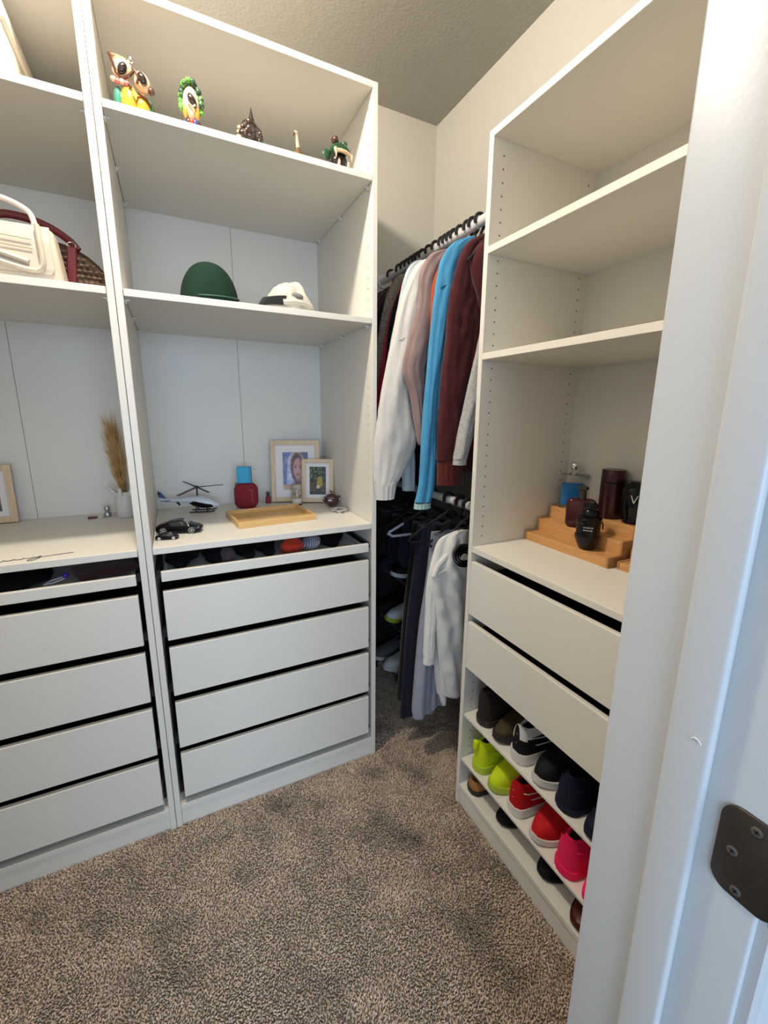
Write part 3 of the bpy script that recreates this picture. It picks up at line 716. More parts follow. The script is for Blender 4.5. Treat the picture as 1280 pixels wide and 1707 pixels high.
def forest(u, v):
    x, y = u, 1-v
    n = noise.noise(Vector((x*9, y*7, 2))); n2 = noise.noise(Vector((x*22, y*20, 5)))
    c = mixc((.02, .045, .012), (.16, .30, .05), .35+.8*n+.6*n2)
    if n2 > .28 and y < .45: c = (.55, .68, .36)
    for tx in (.2, .42, .80, .93):
        if abs(x-tx-.03*math.sin(y*4)) < .028: c = (.05, .035, .02)
    if y > .55: c = mixc(c, mixc((.10, .06, .02), (.50, .36, .06), .5+n2), .8)
    if ((x-.62)/.18)**2+((y-.55)/.2)**2 < 1: c = mixc((.45, .42, .05), (.75, .65, .10), .5+n2)
    if ((x-.52)/.10)**2+((y-.72)/.07)**2 < 1: c = (.80, .74, .66)
    if y > .88 or (abs(x-.5) < .12 and y > .82): c = mixc((.02, .02, .015), (.08, .10, .03), .5+n2)
    return c
def beach(u, v):
    y = 1-v; n = noise.noise(Vector((u*6, y*10, 3)))
    if y < .3: return mixc((.10, .12, .16), (.35, .38, .42), .5+n)
    if y < .55: return mixc((.12, .10, .10), (.45, .40, .36), .5+n)
    if y < .78: return mixc((.75, .52, .42), (.55, .36, .30), .5+n)
    return mixc((.22, .26, .26), (.40, .42, .40), .5+n)
def photo_frame(label, loc, rz, W, H, bar, matw, fn, lean=9, mw=OAK, group=None, iw=None):
    t = thing('picture_frame', label, 'picture frame', loc, rz, group)
    t.rotation_euler = (R(-lean), 0, rz)
    d = .016; e = .0
    m = M().box((-W/2, -d, 0), (-W/2+bar, 0, H), .001).box((W/2-bar, -d, 0), (W/2, 0, H), .001).box((-W/2+bar, -d, 0), (W/2-bar, 0, bar), .001).box((-W/2+bar, -d, H-bar), (W/2-bar, 0, H), .001)
    obj('frame_bar', m, mw, t)
    obj('backing', box1((-W/2+bar*.6, -.004, bar*.6), (W/2-bar*.6, -.001, H-bar*.6)), BLACKM, t)
    obj('mount', box1((-W/2+bar, -.007, bar), (W/2-bar, -.0045, H-bar)), mat('mount_card', (.74, .72, .73), .7), t)
    a = bar+matw
    picture('photograph', W-2*a, H-2*a, fn, t, -.0078, a)
    # strut behind
    obj('strut', M().box((-.02, 0, .0), (.02, .003, H*.55), rot=Matrix.Rotation(R(0), 3, 'X')), BLACKM, t)
    return t
ZW = .993
photo_frame('larger pale wood frame with a veiled woman picture, behind the smaller frame', (.578, .495, ZW+.003), R(-16), .215, .272, .020, .032, portrait, lean=8)
photo_frame('smaller pale wood frame with a forest photo beside the dark red glass ornament', (.660, .436, ZW+.003), R(-24), .140, .192, .017, .017, forest, lean=10)
photo_frame('pale wood frame cut by the left edge, on the worktop beside the pampas vase', (-.535, .545, ZW+.002), R(4), .23, .205, .021, .020, beach, lean=3)

# ------------------------------------------------------------ worktop items, middle wardrobe
# wooden tray
t = thing('serving_tray', 'low rectangular light bamboo tray lying on the worktop', 'tray', (.410, .238, ZW), R(5))
TW, TD = .285, .215
obj('tray_base', box1((-TW/2+.004, -TD/2+.004, 0), (TW/2-.004, TD/2-.004, .006), .001), TRAYW, t)
for a, b in (((-TW/2, -TD/2, 0), (TW/2, -TD/2+.008, .022)), ((-TW/2, TD/2-.008, 0), (TW/2, TD/2, .022)), ((-TW/2, -TD/2+.008, 0), (-TW/2+.008, TD/2-.008, .022)), ((TW/2-.008, -TD/2+.008, 0), (TW/2, TD/2-.008, .022))):
    obj('rim', box1(a, b, .0012), TRAYW, t)
# speaker with blue box on top
def rbox(w_, d_, h_, r, seg=4): return M().box((-w_/2, -d_/2, 0), (w_/2, d_/2, h_), r, seg=seg)
t = thing('portable_speaker', 'dark red fabric covered portable speaker standing under the blue box', 'speaker', (.356, .455, ZW), R(-14))
SPK = mat('speaker_cloth', (.20, .008, .018), .75, bump=.6, bscale=700)
m = M(); rr = []
for k in range(9):
    f = -1+k/4; s_ = math.sqrt(max(.0, 1-abs(f)**4))*.10+.90
    rr.append([Vector((u*s_, f*.022, .0535+v*s_)) for u, v in rrect(.094, .107, .030, 7)])
obj('body', m.loft(rr), SPK, t, smooth=True, angle=50)
obj('base_foot', M().box((-.02, -.012, 0), (.02, .012, .002)), BLACKM, t)
obj('hanging_loop', M().tube([(-.030, 0, .103), (-.036, 0, .108), (-.041, 0, .104), (-.040, 0, .096)], .0022, 6), BLACKM, t, smooth=True)
lg = M()
for k in range(6): lg.box((.0235, -.0242, .030+k*.0085), (.0275, -.0236, .0345+k*.0085))
lg.box((.010, -.0242, .078), (.034, -.0237, .0795))
obj('emblem', lg, mat('faded_red_print', (.42, .10, .11), .6), t)
t = thing('gift_box', 'small bright blue box balanced on top of the red speaker', 'box', (.352, .455, ZW+.107), R(-14))
obj('carton', rbox(.056, .024, .068, .0015, 1), mat('cyan_card', (.010, .33, .58), .35), t)
obj('edge_strip', M().box((.0278, -.0121, .001), (.0286, .0121, .067)).box((.020, -.0126, .001), (.0215, -.0118, .067)), mat('deep_blue_card', (.01, .07, .16), .4), t)
t = thing('nail_polish_bottle', 'tiny dusky red bottle standing between the speaker and the larger frame', 'bottle', (.456, .515, ZW))
obj('bottle_body', M().lathe([(.0100, 0), (.0115, .002), (.0115, .026), (.008, .030)], n=16), mat('dusky_red_glass', (.28, .03, .06), .2), t, smooth=True)
obj('cap', M().lathe([(.0072, .029), (.0068, .050), (.005, .0515)], n=14), mat('dark_plum_cap', (.07, .02, .03), .35), t, smooth=True)
t = thing('candle_jar', 'patterned glass candle jar with pale label in front of the frames', 'candle', (.563, .430, ZW))
obj('glass_jar', M().lathe([(.0205, 0), (.0215, .003), (.0215, .080), (.019, .083)], n=28), mat('jar_pattern', (.20, .15, .09), .2, col2=(.50, .44, .34), vscale=90), t, smooth=True)
obj('label', M().lathe([(.0219, .009), (.0219, .030)], n=28), mat('jar_label', (.62, .60, .55), .5), t, smooth=True)
obj('lid', M().lathe([(.0222, .078), (.0222, .090), (.019, .092)], n=28), mat('jar_lid', (.42, .37, .33), .35), t, smooth=True)
obj('base_band', M().lathe([(.0222, .0), (.0222, .006)], n=28), mat('dark_green_band', (.02, .03, .02), .3), t, smooth=True)
# dark red glass ornament
t = thing('glass_ornament', 'round dark red ribbed glass ornament in front of the forest photo', 'ornament', (.690, .335, ZW))
DRG = mat('dark_red_glass', (.055, .006, .012), .08, coat=1)
m = M(); rings = []
for k in range(17):
    a = PI*k/16; rings.append([Vector((.033*math.sin(a)*math.cos(b)*(1-.10*abs(math.sin(4*b))), .033*math.sin(a)*math.sin(b)*(1-.10*abs(math.sin(4*b))), .029-.029*math.cos(a))) for b in [2*PI*i/48 for i in range(48)]])
obj('ribbed_body', m.loft(rings, cap=False), DRG, t, smooth=True)
obj('stem', M().tube([(0, 0, .055), (.002, 0, .064), (-.004, 0, .069), (-.007, 0, .064)], .0035, 8), DRG, t, smooth=True)
for s_ in (-1, 1): obj('handle', M().tube([(s_*.028, 0, .044), (s_*.037, 0, .042), (s_*.039, 0, .032), (s_*.032, 0, .024)], .003, 8), DRG, t, smooth=True)
# trinket dish
t = thing('trinket_dish', 'small wavy silver wire and glass trinket dish at the right of the worktop', 'dish', (.690, .232, ZW))
obj('dish', M().lathe([(.004, 0), (.020, .001), (.031, .008), (.0315, .010), (.019, .004), (.004, .003)], n=28), mat('clear_dish', (.62, .61, .60), .12), t, smooth=True)
obj('silver_disc', M().lathe([(.001, .005), (.014, .005), (.014, .009), (.001, .010)], n=24), CHROME, t, smooth=True)
m = M(); pts = [((.033+.004*math.sin(5*a))*math.cos(a), (.033+.004*math.sin(5*a))*math.sin(a), .009+.004*math.sin(7*a)) for a in [2*PI*i/60 for i in range(60)]]
m.tube(pts, .0011, 6, close=True); m.tube([(-.02, -.028, .006), (-.008, -.043, .003), (0, -.052, .002), (.004, -.045, .003)], .0012, 6)
obj('wire_rim', m, CHROME, t, smooth=True)
obj('drop_charm', M().ball((0, -.056, .004), .004), CHROME, t, smooth=True)

# toy cars
def toy_car(label, loc, rz, L, W_, H, wheelmat):
    t = thing('toy_car', label, 'toy car', loc, rz, 'toy cars on the worktop')
    def sec(x, w0, zb, zs, zr, wr):
        return [Vector((x, -w0*.96, zb)), Vector((x, -w0, (zb+zs)/2)), Vector((x, -w0*.95, zs)), Vector((x, -wr, zr)), Vector((x, 0, zr*1.01)), Vector((x, wr, zr)), Vector((x, w0*.95, zs)), Vector((x, w0, (zb+zs)/2)), Vector((x, w0*.96, zb))]
    w2 = W_/2
    prof = [(-.50, .60, .22, .42, .46, .5), (-.48, .80, .16, .50, .56, .6), (-.40, .94, .13, .56, .66, .68), (-.30, .98, .12, .58, .76, .66), (-.15, 1, .12, .58, .93, .60), (0, 1, .12, .57, 1.0, .60), (.10, 1, .12, .56, .97, .60), (.22, 1, .12, .56, .74, .66), (.30, .99, .12, .55, .60, .74), (.40, .95, .13, .50, .54, .74), (.47, .84, .15, .42, .45, .62), (.50, .62, .20, .34, .36, .45)]
    obj('car_body', M().loft([sec(x*L, w2*a, H*zb, H*zs, H*zr, w2*wr) for x, a, zb, zs, zr, wr in prof]), BLACKG, t, smooth=True, angle=35)
    gl = M()
    for s_ in (-1, 1):
        gl.loft([[Vector((x*L, s_*w2*.90, H*.61)), Vector((x*L, s_*w2*.66, H*z_)), Vector((x*L, s_*w2*.70, H*(z_+.02))), Vector((x*L, s_*w2*.93, H*.61))] for x, z_ in ((-.27, .72), (-.13, .88), (.02, .92), (.13, .86), (.23, .66))])
    obj('side_window', gl, mat('tinted_glass', (.02, .022, .025), .05, coat=1), t)
    obj('windscreen', M().loft([[Vector((.11*L, yy*w2*.54, H*.965)) for yy in (-1, 0, 1)]+[Vector((.115*L, yy*w2*.54, H*.99)) for yy in (1, 0, -1)], [Vector((.225*L, yy*w2*.68, H*.72)) for yy in (-1, 0, 1)]+[Vector((.23*L, yy*w2*.68, H*.76)) for yy in (1, 0, -1)]]), mat('tinted_screen', (.10, .105, .11), .05, coat=1), t)
    for x in (-.31, .31):
        for s_ in (-1, 1):
            wh = obj('wheel', M().lathe([(.24*H, s_*w2*.74), (.27*H, s_*w2*.78), (.27*H, s_*w2*1.0), (.24*H, s_*w2*1.02)], (x*L, 0, .27*H), 20, axis='y'), BLACKM, t, smooth=True)
            r = M().lathe([(.03*H, s_*w2*1.0), (.05*H, s_*w2*1.035)], (x*L, 0, .27*H), 10, axis='y')
            for k in range(5):
                a = 2*PI*k/5; r.tube([(x*L, s_*w2*1.03, .27*H), (x*L+.20*H*math.cos(a), s_*w2*1.03, .27*H+.20*H*math.sin(a))], .03*H, 6)
            r.tube([(x*L+.20*H*math.cos(a), s_*w2*1.025, .27*H+.20*H*math.sin(a)) for a in [2*PI*i/20 for i in range(20)]], .022*H, 6, close=True)
            obj('rim', r, wheelmat, wh, smooth=True)
    hl = M()
    for s_ in (-1, 1): hl.ball((.455*L, s_*w2*.66, H*.44), (.02*L, w2*.14, H*.05), 10, 6)
    obj('headlight', hl, mat('lamp_glass', (.35, .35, .36), .08), t, smooth=True)
    return t
toy_car('larger glossy black toy car with silver wheels below the toy helicopter', (.096, .166, ZW), R(-16), .140, .060, .044, mat('alloy', (.45, .45, .46), .25, metal=.7))
toy_car('smaller black toy car with pale wheels at the worktop front', (.058, .092, ZW), R(-10), .066, .030, .021, mat('white_hub', (.75, .75, .75), .4))

# toy helicopter
t = thing('toy_helicopter', 'blue and white toy helicopter with black rotor at the worktop back', 'toy helicopter', (.184, .455, ZW), R(-14))
HB = mat('heli_white', (.62, .64, .72), .25, coat=.4); HBL = mat('heli_blue', (.05, .10, .30), .25, coat=.4)
rings = [[Vector((x, ry*math.cos(a), z+rz_*math.sin(a))) for a in [2*PI*i/18 for i in range(18)]] for x, z, ry, rz_ in interp([(-.155, .056, .003, .007), (-.12, .050, .005, .006), (-.075, .050, .008, .008), (-.04, .050, .016, .014), (-.01, .044, .022, .021), (.02, .038, .022, .020), (.045, .032, .017, .014), (.060, .027, .008, .006)], 30)]
obj('fuselage', M().loft(rings), HB, t, smooth=True, angle=70)
rings = [[Vector((x, ry*math.cos(a), z+rz_*math.sin(a))) for a in [2*PI*i/18 for i in range(18)]] for x, z, ry, rz_ in interp([(-.046, .040, .006, .006), (-.03, .040, .020, .016), (.0, .036, .0235, .020), (.03, .032, .021, .016), (.048, .030, .014, .010), (.052, .029, .004, .003)], 20)]
obj('cockpit', M().loft(rings), BLACKG, t, smooth=True, angle=70)
obj('nose', M().ball((.056, 0, .027), (.012, .012, .007), 14, 8), HB, t, smooth=True)
obj('tail_fin', M().loft([[Vector((-.162, -.0015, .082)), Vector((-.150, -.0015, .084)), Vector((-.125, -.0015, .050)), Vector((-.150, -.0015, .046))], [Vector((-.162, .0015, .082)), Vector((-.150, .0015, .084)), Vector((-.125, .0015, .050)), Vector((-.150, .0015, .046))]]), HBL, t)
obj('tail_plane', M().box((-.135, -.022, .049), (-.115, .022, .0515)), HBL, t)
tr = M().lathe([(.003, -.006), (.003, .003)], (-.155, -.004, .078), 8, axis='y').box((-.1565, -.009, .066), (-.1535, -.007, .090))
obj('tail_rotor', tr, BLACKM, t)
obj('lower_fin', M().loft([[Vector((-.10, -.001, .045)), Vector((-.088, -.001, .046)), Vector((-.080, -.001, .030)), Vector((-.086, -.001, .028))], [Vector((-.10, .001, .045)), Vector((-.088, .001, .046)), Vector((-.080, .001, .030)), Vector((-.086, .001, .028))]]), BLACKM, t)
sk = M()
for s_ in (-1, 1):
    sk.tube([(-.045, s_*.024, .004), (.035, s_*.024, .004), (.050, s_*.024, .008)], .0024, 6)
    for x in (-.02, .02): sk.tube([(x, s_*.012, .022), (x, s_*.024, .004)], .0022, 6)
obj('skid', sk, BLACKM, t, smooth=True)
obj('mast', M().lathe([(.003, .060), (.003, .104)], (-.016, 0, 0), 8).lathe([(.007, .096), (.008, .100), (.006, .106)], (-.016, 0, 0), 12), BLACKM, t, smooth=True)
for an, ln, r_, z1, wd in ((12, .105, 0, .0, .010), (116, .105, 0, .012, .008), (-128, .115, 0, -.014, .016), (-62, .085, 0, -.012, .010)):
    a = R(an)+R(14)
    b = M().box((.006, -wd/2, -.0007), (ln, wd/2, .0007), .0004).box((.004, -.003, -.0015), (.03, .003, .0015))
    b.xf(Matrix.Translation((-.016, 0, .101)) @ Matrix.Rotation(a, 4, 'Z') @ Matrix.Rotation(-math.atan2(z1, ln), 4, 'Y'))
    obj('rotor_blade', b, BLACKM if an != -128 else mat('dark_red_blade', (.10, .015, .012), .4), t)

# ------------------------------------------------------------ figurines on the top shelf
ZS = 2.119
def GM(n, c, r=.12): return mat(n, c, r, coat=.8)
CER = dict(cream=GM('glazed_cream', (.72, .50, .30)), must=GM('glazed_mustard', (.50, .22, .025)), teal=GM('glazed_teal', (.03, .19, .13)), dkg=GM('glazed_dark_green', (.02, .07, .03)), blk=GM('glazed_black', (.012, .006, .006), .06), brn=GM('glazed_brown', (.06, .02, .01)), pink=GM('glazed_pink', (.55, .12, .12)), grn=GM('glazed_green', (.08, .26, .03)), red=GM('glazed_red', (.45, .03, .02)), blu=GM('glazed_blue', (.03, .05, .22)), peach=GM('glazed_peach', (.66, .42, .30)), lime=GM('glazed_lime', (.30, .42, .08)))
# two headed figurine
t = thing('figurine', 'glazed mustard and green figurine with two dark eyed heads, leftmost on top shelf', 'figurine', (.087, .060, ZS), R(-6), 'ceramic figurines on the top shelf')
m = M()
m.lathe([(.020, 0), (.024, .006), (.024, .03), (.021, .052), (.016, .066), (.008, .074)], (-.008, 0, 0), 24, mi=0)
m.lathe([(.016, 0), (.019, .006), (.020, .028), (.016, .046), (.009, .058)], (.018, -.002, 0), 24, mi=0)
obj('body', m, CER['must'], t, smooth=True, angle=60)
obj('wing', M().ball((-.034, .002, .036), (.012, .018, .034), 16, 12), CER['teal'], t, smooth=True)
obj('wing', M().ball((.036, .004, .028), (.010, .016, .032), 16, 12), CER['dkg'], t, smooth=True)
def fig_head(c, r, rot, par, eye, tri):
    rm = Matrix.Rotation(R(rot), 3, 'Y')
    h = obj('head', M().ball(c, r, 20, 14, rot=rm), CER['cream'], par, smooth=True)
    obj('eye', M().ball((Vector(c)+rm @ Vector(eye)), (.010, .008, .015), 16, 10, rot=rm), CER['blk'], h, smooth=True)
    return h
h1 = fig_head((-.020, -.002, .104), (.022, .017, .026), 30, t, (.004, -.014, -.002), 0)
obj('ear', M().loft([[Vector((-.044, -.010, .130)), Vector((-.044, .006, .130)), Vector((-.0445, -.002, .127))], [Vector((-.028, -.016, .128)), Vector((-.028, .014, .128)), Vector((-.036, -.002, .108))], [Vector((-.008, -.014, .124)), Vector((-.008, .012, .124)), Vector((-.024, -.002, .100))]]), CER['cream'], h1, smooth=True)
obj('dark_edge', M().tube([(-.045, -.008, .130), (-.038, -.014, .110), (-.031, -.015, .090), (-.022, -.016, .078), (-.006, -.018, .084), (.006, -.017, .098)], .0035, 8), CER['brn'], h1, smooth=True)
h2 = fig_head((.022, -.004, .086), (.019, .016, .023), -20, t, (.003, -.013, .0), 0)
obj('snout', M().ball((.042, -.006, .070), (.008, .007, .009), 12, 8), CER['brn'], h2, smooth=True)
obj('brow', M().tube([(.004, -.016, .106), (.012, -.018, .098), (.016, -.019, .086), (.012, -.018, .074)], .0028, 8), CER['brn'], h2, smooth=True)
obj('crest_bead', M().ball((.002, -.006, .128), .008, 14, 10), CHROME, t, smooth=True)
c_ = M()
for k, (x, z) in enumerate(((-.040, .073), (-.031, .070), (-.021, .071), (-.011, .069))): c_.ball((x, -.016, z), (.007, .006, .006), 12, 8, mi=0 if k % 2 else 1)
obj('collar', c_, [CER['pink'], CER['peach']], t, smooth=True)
obj('sash', M().tube([(-.006, -.022, .066), (.012, -.022, .052), (.030, -.018, .044), (.038, -.012, .034)], .0032, 8), CER['brn'], t, smooth=True)
obj('leaf', M().loft([[Vector((.002, -.026, .060)), Vector((.004, -.020, .060))], [Vector((.000, -.027, .048)), Vector((.012, -.024, .048))], [Vector((.006, -.026, .034)), Vector((.008, -.024, .034))]], closed=False, cap=False), CER['lime'], t)
# curly green haired mask
t = thing('figurine', 'glazed figurine of a face with curly green hair and wide dark mouth', 'figurine', (.222, .058, ZS), R(-10), 'ceramic figurines on the top shelf')
obj('base', M().lathe([(.022, 0), (.024, .004), (.023, .012), (.020, .018)], n=22), CER['peach'], t, smooth=True)
m = M(); rnd = random.Random(3)
for k in range(12):
    a = 2*PI*k/12; m.ball((.016*math.cos(a), .014*math.sin(a), .024), (.008, .008, .009), 10, 8, mi=k % 3)
obj('ruff', m, [CER['red'], CER['blu'], CER['brn']], t, smooth=True)
obj('face', M().ball((0, -.004, .070), (.021, .018, .040), 18, 14), CER['cream'], t, smooth=True)
obj('mouth', M().ball((.004, -.018, .072), (.010, .007, .018), 14, 10, rot=Matrix.Rotation(R(-22), 3, 'Y')), CER['blk'], t, smooth=True)
for s_ in (-1, 1): obj('cheek', M().ball((s_*.014, -.014, .046), (.007, .006, .015), 12, 8), CER['must'], t, smooth=True)
obj('lip', M().tube([(-.008, -.022, .076), (-.005, -.025, .062), (.005, -.026, .054), (.012, -.024, .060)], .0024, 8), CER['peach'], t, smooth=True)
m = M()
for k in range(46):
    a = rnd.uniform(0, 2*PI); ph = rnd.uniform(-.45, 1.5)
    y_ = .020*math.cos(ph)*math.sin(a); 
    p = Vector((.024*math.cos(ph)*math.cos(a), y_, .080+.046*math.sin(ph)))
    if p.y < -.010 and p.z < .108: p = Vector((math.copysign(.025, p.x), -.004, p.z-.015))
    m.ball(p, rnd.uniform(.006, .008), 10, 7, mi=k % 2)
obj('curly_hair', m, [CER['grn'], CER['dkg']], t, smooth=True, kind='stuff')
# dark spiky shell figurine
t = thing('figurine', 'dark brown spiked figurine with cream ridges in the middle of top shelf', 'figurine', (.374, .062, ZS), 0, 'ceramic figurines on the top shelf')
obj('body', M().ball((0, 0, .038), (.031, .024, .040), 26, 18, nz=.35, nsc=55, seed=4), CER['blk'], t, smooth=True)
obj('spike', M().lathe([(.014, .062), (.008, .082), (.0035, .098), (.0006, .112)], (.004, 0, 0), 14), CER['blk'], t, smooth=True)
m = M(); rnd = random.Random(8)
for k in range(26):
    a = rnd.uniform(0, 2*PI); z = rnd.uniform(.01, .07); r_ = .028*math.sqrt(max(.1, 1-((z-.038)/.05)**2))
    m.ball((r_*math.cos(a), r_*.8*math.sin(a), z), (.006, .006, .007), 8, 6)
obj('scale', m, CER['brn'], t, smooth=True, kind='stuff')
for k, z in enumerate((.018, .030, .042, .053)): obj('ridge', M().ball((-.033+.002*k, -.004, z), (.010, .006, .0045), 12, 8), CER['cream'], t, smooth=True)
obj('leaf_edge', M().tube([(.026, -.006, .034), (.034, -.008, .020), (.038, -.008, .003)], .005, 8), CER['dkg'], t, smooth=True)
# small long necked bird
t = thing('figurine', 'tiny long necked bird figurine, smallest thing on the top shelf', 'figurine', (.511, .060, ZS), 0, 'ceramic figurines on the top shelf')
obj('bird_body', M().lathe([(.020, 0), (.021, .008), (.016, .026), (.008, .040), (.005, .046)], n=18), mat('olive_brown_glaze', (.09, .06, .025), .35, bump=.6, bscale=200), t, smooth=True)
obj('neck', M().tube([(0, 0, .040), (-.002, 0, .056), (-.003, 0, .070), (-.004, 0, .078)], [.0065, .005, .0042, .0045], 10), CER['cream'], t, smooth=True)
obj('bird_head', M().ball((-.006, -.002, .081), (.007, .005, .005), 12, 8), CER['peach'], t, smooth=True)
obj('beak', M().tube([(-.010, -.003, .080), (-.013, -.004, .074), (-.012, -.004, .069)], [.003, .0025, .001], 8), CER['brn'], t, smooth=True)
# green open mouthed crocodile head
t = thing('figurine', 'green glazed reptile head figurine with open fanged mouth near the right end', 'figurine', (.640, .066, ZS), R(8), 'ceramic figurines on the top shelf')
obj('upper_jaw', M().loft([[Vector((rx*math.cos(a), y+.0, z+rz_*math.sin(a))) for a in [2*PI*i/20 for i in range(20)]] for y, rx, z, rz_ in ((-.034, .020, .062, .006), (-.030, .029, .066, .012), (-.010, .032, .068, .018), (.012, .030, .064, .022), (.028, .020, .058, .016))]), CER['dkg'], t, smooth=True)
obj('brow', M().ball((-.020, -.018, .086), (.012, .014, .011), 14, 10), CER['brn'], t, smooth=True)
obj('brow', M().ball((.014, -.014, .084), (.013, .013, .009), 14, 10), CER['dkg'], t, smooth=True)
obj('mouth_cavity', M().ball((.002, -.006, .036), (.029, .022, .030), 18, 12), CER['blk'], t, smooth=True)
obj('lower_jaw', M().loft([[Vector((rx*math.cos(a), y, z+rz_*math.sin(a))) for a in [2*PI*i/20 for i in range(20)]] for y, rx, z, rz_ in ((-.036, .016, .010, .005), (-.030, .026, .010, .009), (0, .031, .014, .014), (.024, .026, .018, .016))]), CER['brn'], t, smooth=True)
obj('gum', M().tube([(-.022, -.030, .054), (-.010, -.035, .055), (.008, -.036, .054), (.024, -.031, .050)], .0055, 8), CER['cream'], t, smooth=True)
for x, z0, z1 in ((-.026, .058, .034), (.028, .052, .034)): obj('fang', M().tube([(x, -.031, z0), (x, -.036, (z0+z1)/2), (x+.002, -.033, z1)], [.0055, .0042, .0008], 10), CER['peach'], t, smooth=True)
for x in (-.016, .016): obj('fang', M().tube([(x, -.034, .012), (x, -.037, .026), (x+.001, -.034, .033)], [.005, .0038, .0008], 10), CER['peach'], t, smooth=True)
obj('ear_flap', M().ball((-.040, .0, .050), (.014, .006, .016), 12, 8, rot=Matrix.Rotation(R(25), 3, 'Y')), CER['dkg'], t, smooth=True)

# ------------------------------------------------------------ caps on the middle shelf
ZH = 1.700
def cap(label, loc, rz, mt, brim_m, r=(.084, .094, .128), slump=0, bl=0., blen=.068):
    t = thing('baseball_cap', label, 'cap', loc, rz, 'baseball caps on the shelf')
    N = 48; rings = []
    for k in range(15):
        f = k/14; ang = f*PI/2*.985
        rr_ = math.cos(ang)**.86; zz = r[2]*(math.sin(ang)**.95)
        ring = []
        for i in range(N):
            a = 2*PI*i/N; seam = 1-.010*math.exp(-((((a/(PI/3)) % 1)-.0)/.06)**2)-.010*math.exp(-((((a/(PI/3)) % 1)-1)/.06)**2)
            sl = 1+slump*noise.noise(Vector((math.cos(a)*2, math.sin(a)*2, f*3)))
            cut = 0
            ring.append(Vector((r[0]*rr_*math.cos(a)*seam*sl, r[1]*rr_*math.sin(a)*seam*sl, zz*sl+.001)))
        rings.append(ring)
    obj('crown', M().loft(rings), mt, t, smooth=True, angle=70)
    sm2 = M()
    for q in range(3):
        a = PI*q/3+.26; pts = []
        for k in range(25):
            ang = -PI/2+PI*k/24; pts.append((r[0]*math.copysign(abs(math.sin(ang))**1.0, ang)*math.cos(a)*1.004, r[1]*math.sin(ang)*math.sin(a)*1.004, r[2]*abs(math.cos(ang))**.95*1.004+.001))
        sm2.tube(pts, .0011, 5)
    if not slump:
        obj('panel_seam', sm2, mat('seam_green', (.004, .014, .008), .9), t, smooth=True)
        obj('edge_piping', M().tube([((r[0]+.002)*math.cos(a)*.985, (r[1]+.002)*math.sin(a)*.985, .030+.012*math.sin(a*1.0+.4)) for a in [R(-125+115*i/24) for i in range(25)]], .0022, 6), mat('piping_green', (.03, .09, .055), .7), t, smooth=True)
    obj('button', M().ball((0, 0, r[2]*1.0), (.008, .008, .005), 12, 8), mt, t, smooth=True)
    obj('sweatband', M().tube([((r[0]+.0005)*math.cos(a), (r[1]+.0005)*math.sin(a), .006) for a in [2*PI*i/48 for i in range(48)]], .003, 6, close=True), mt, t, smooth=True)
    b = M(); rr2 = []
    for i in range(21):
        a = R(28+124*i/20); x = r[0]*1.0*math.cos(a)
        y0 = r[1]*.94*math.sin(a); y1 = r[1]*math.sin(a)+blen*math.sin(PI*i/20)**.55; dz = -.0+.010*(1-math.cos((i/20-.5)*PI))
        rr2.append([Vector((x, y0, .010+bl)), Vector((x*1.0, (y0+y1)/2, .015-.3*dz+bl*.8)), Vector((x*.98, y1, .008+bl*.4)), Vector((x*.98, y1, .005+bl*.4)), Vector((x, (y0+y1)/2, .012-.3*dz+bl*.8)), Vector((x, y0, .006+bl))])
    obj('brim', b.loft(rr2), brim_m, t, smooth=True)
    return t
GC = fabric('bottle_green_twill', (.0065, .024, .014), bump=.3, var=.1, sheen=0)
cap('bottle green baseball cap on the shelf with its domed crown to the front', (.240, .135, ZH), R(8), GC, GC)
WC = fabric('cream_twill', (.54, .515, .45), var=.03)
c2 = cap('crumpled white baseball cap with dark brim, right of the green cap', (.485, .130, ZH), R(100), WC, fabric('dark_brim', (.01, .012, .012)), r=(.068, .080, .098), slump=.16, bl=.040, blen=.026)
obj('back_strap', M().tube([(-.052, -.050, .030), (-.067, -.020, .034), (-.069, .012, .034), (-.056, .045, .030)], .009, 8), WC, c2, smooth=True)
obj('back_opening', M().ball((-.057, .0, .054), (.010, .024, .010), 16, 10), mat('cap_lining', (.20, .19, .17), .9), c2, smooth=True)

# ------------------------------------------------------------ tray contents
ZT = .897
def lump(name, label, cat, loc, r, mt, seed, nz=.4, nsc=22, group=None, rz=0):
    m = M(); m.ball((0, 0, r[2]*.92), r, 26, 16, nz=nz, nsc=nsc, seed=seed)
    for v in m.bm.verts: v.co.z = max(0.0005, v.co.z)
    o = obj(name, m, mt, None, loc=loc, smooth=True, rz=rz, angle=80); return tag(o, label, cat, group)
BS = fabric('black_sock_knit', (.004, .004, .005), var=.2, sheen=0, rough=1)
for i, (x, y, rx, ry) in enumerate(((.10, .17, .050, .125), (.185, .17, .034, .12), (.295, .17, .036, .12), (.365, .175, .036, .12), (.61, .17, .050, .12))):
    lump('rolled_socks', ['black rolled socks at the left end of the pull-out tray', 'black rolled socks beside the dusty pink cloth in the tray', 'black rolled socks right of the dusty pink cloth', 'black rolled socks left of the orange red sock', 'black rolled socks right of the striped sock ball'][i], 'socks', (x, y, ZT), (rx, ry, .024), BS, i*3+1, group='rolled black socks in the pull-out tray')
lump('folded_cloth', 'dusty pink folded cloth among black socks in the pull-out tray', 'cloth', (.232, .085, ZT), (.022, .05, .022), fabric('dusty_pink', (.07, .045, .05)), 9)
lump('sock', 'bright orange red sock in the pull-out tray', 'sock', (.452, .085, ZT), (.042, .038, .026), fabric('orange_red_knit', (.50, .035, .012)), 12, nz=.5, nsc=40)
t = thing('sock_ball', 'grey and white striped sock ball beside the orange red sock', 'socks', (.520, .085, ZT))
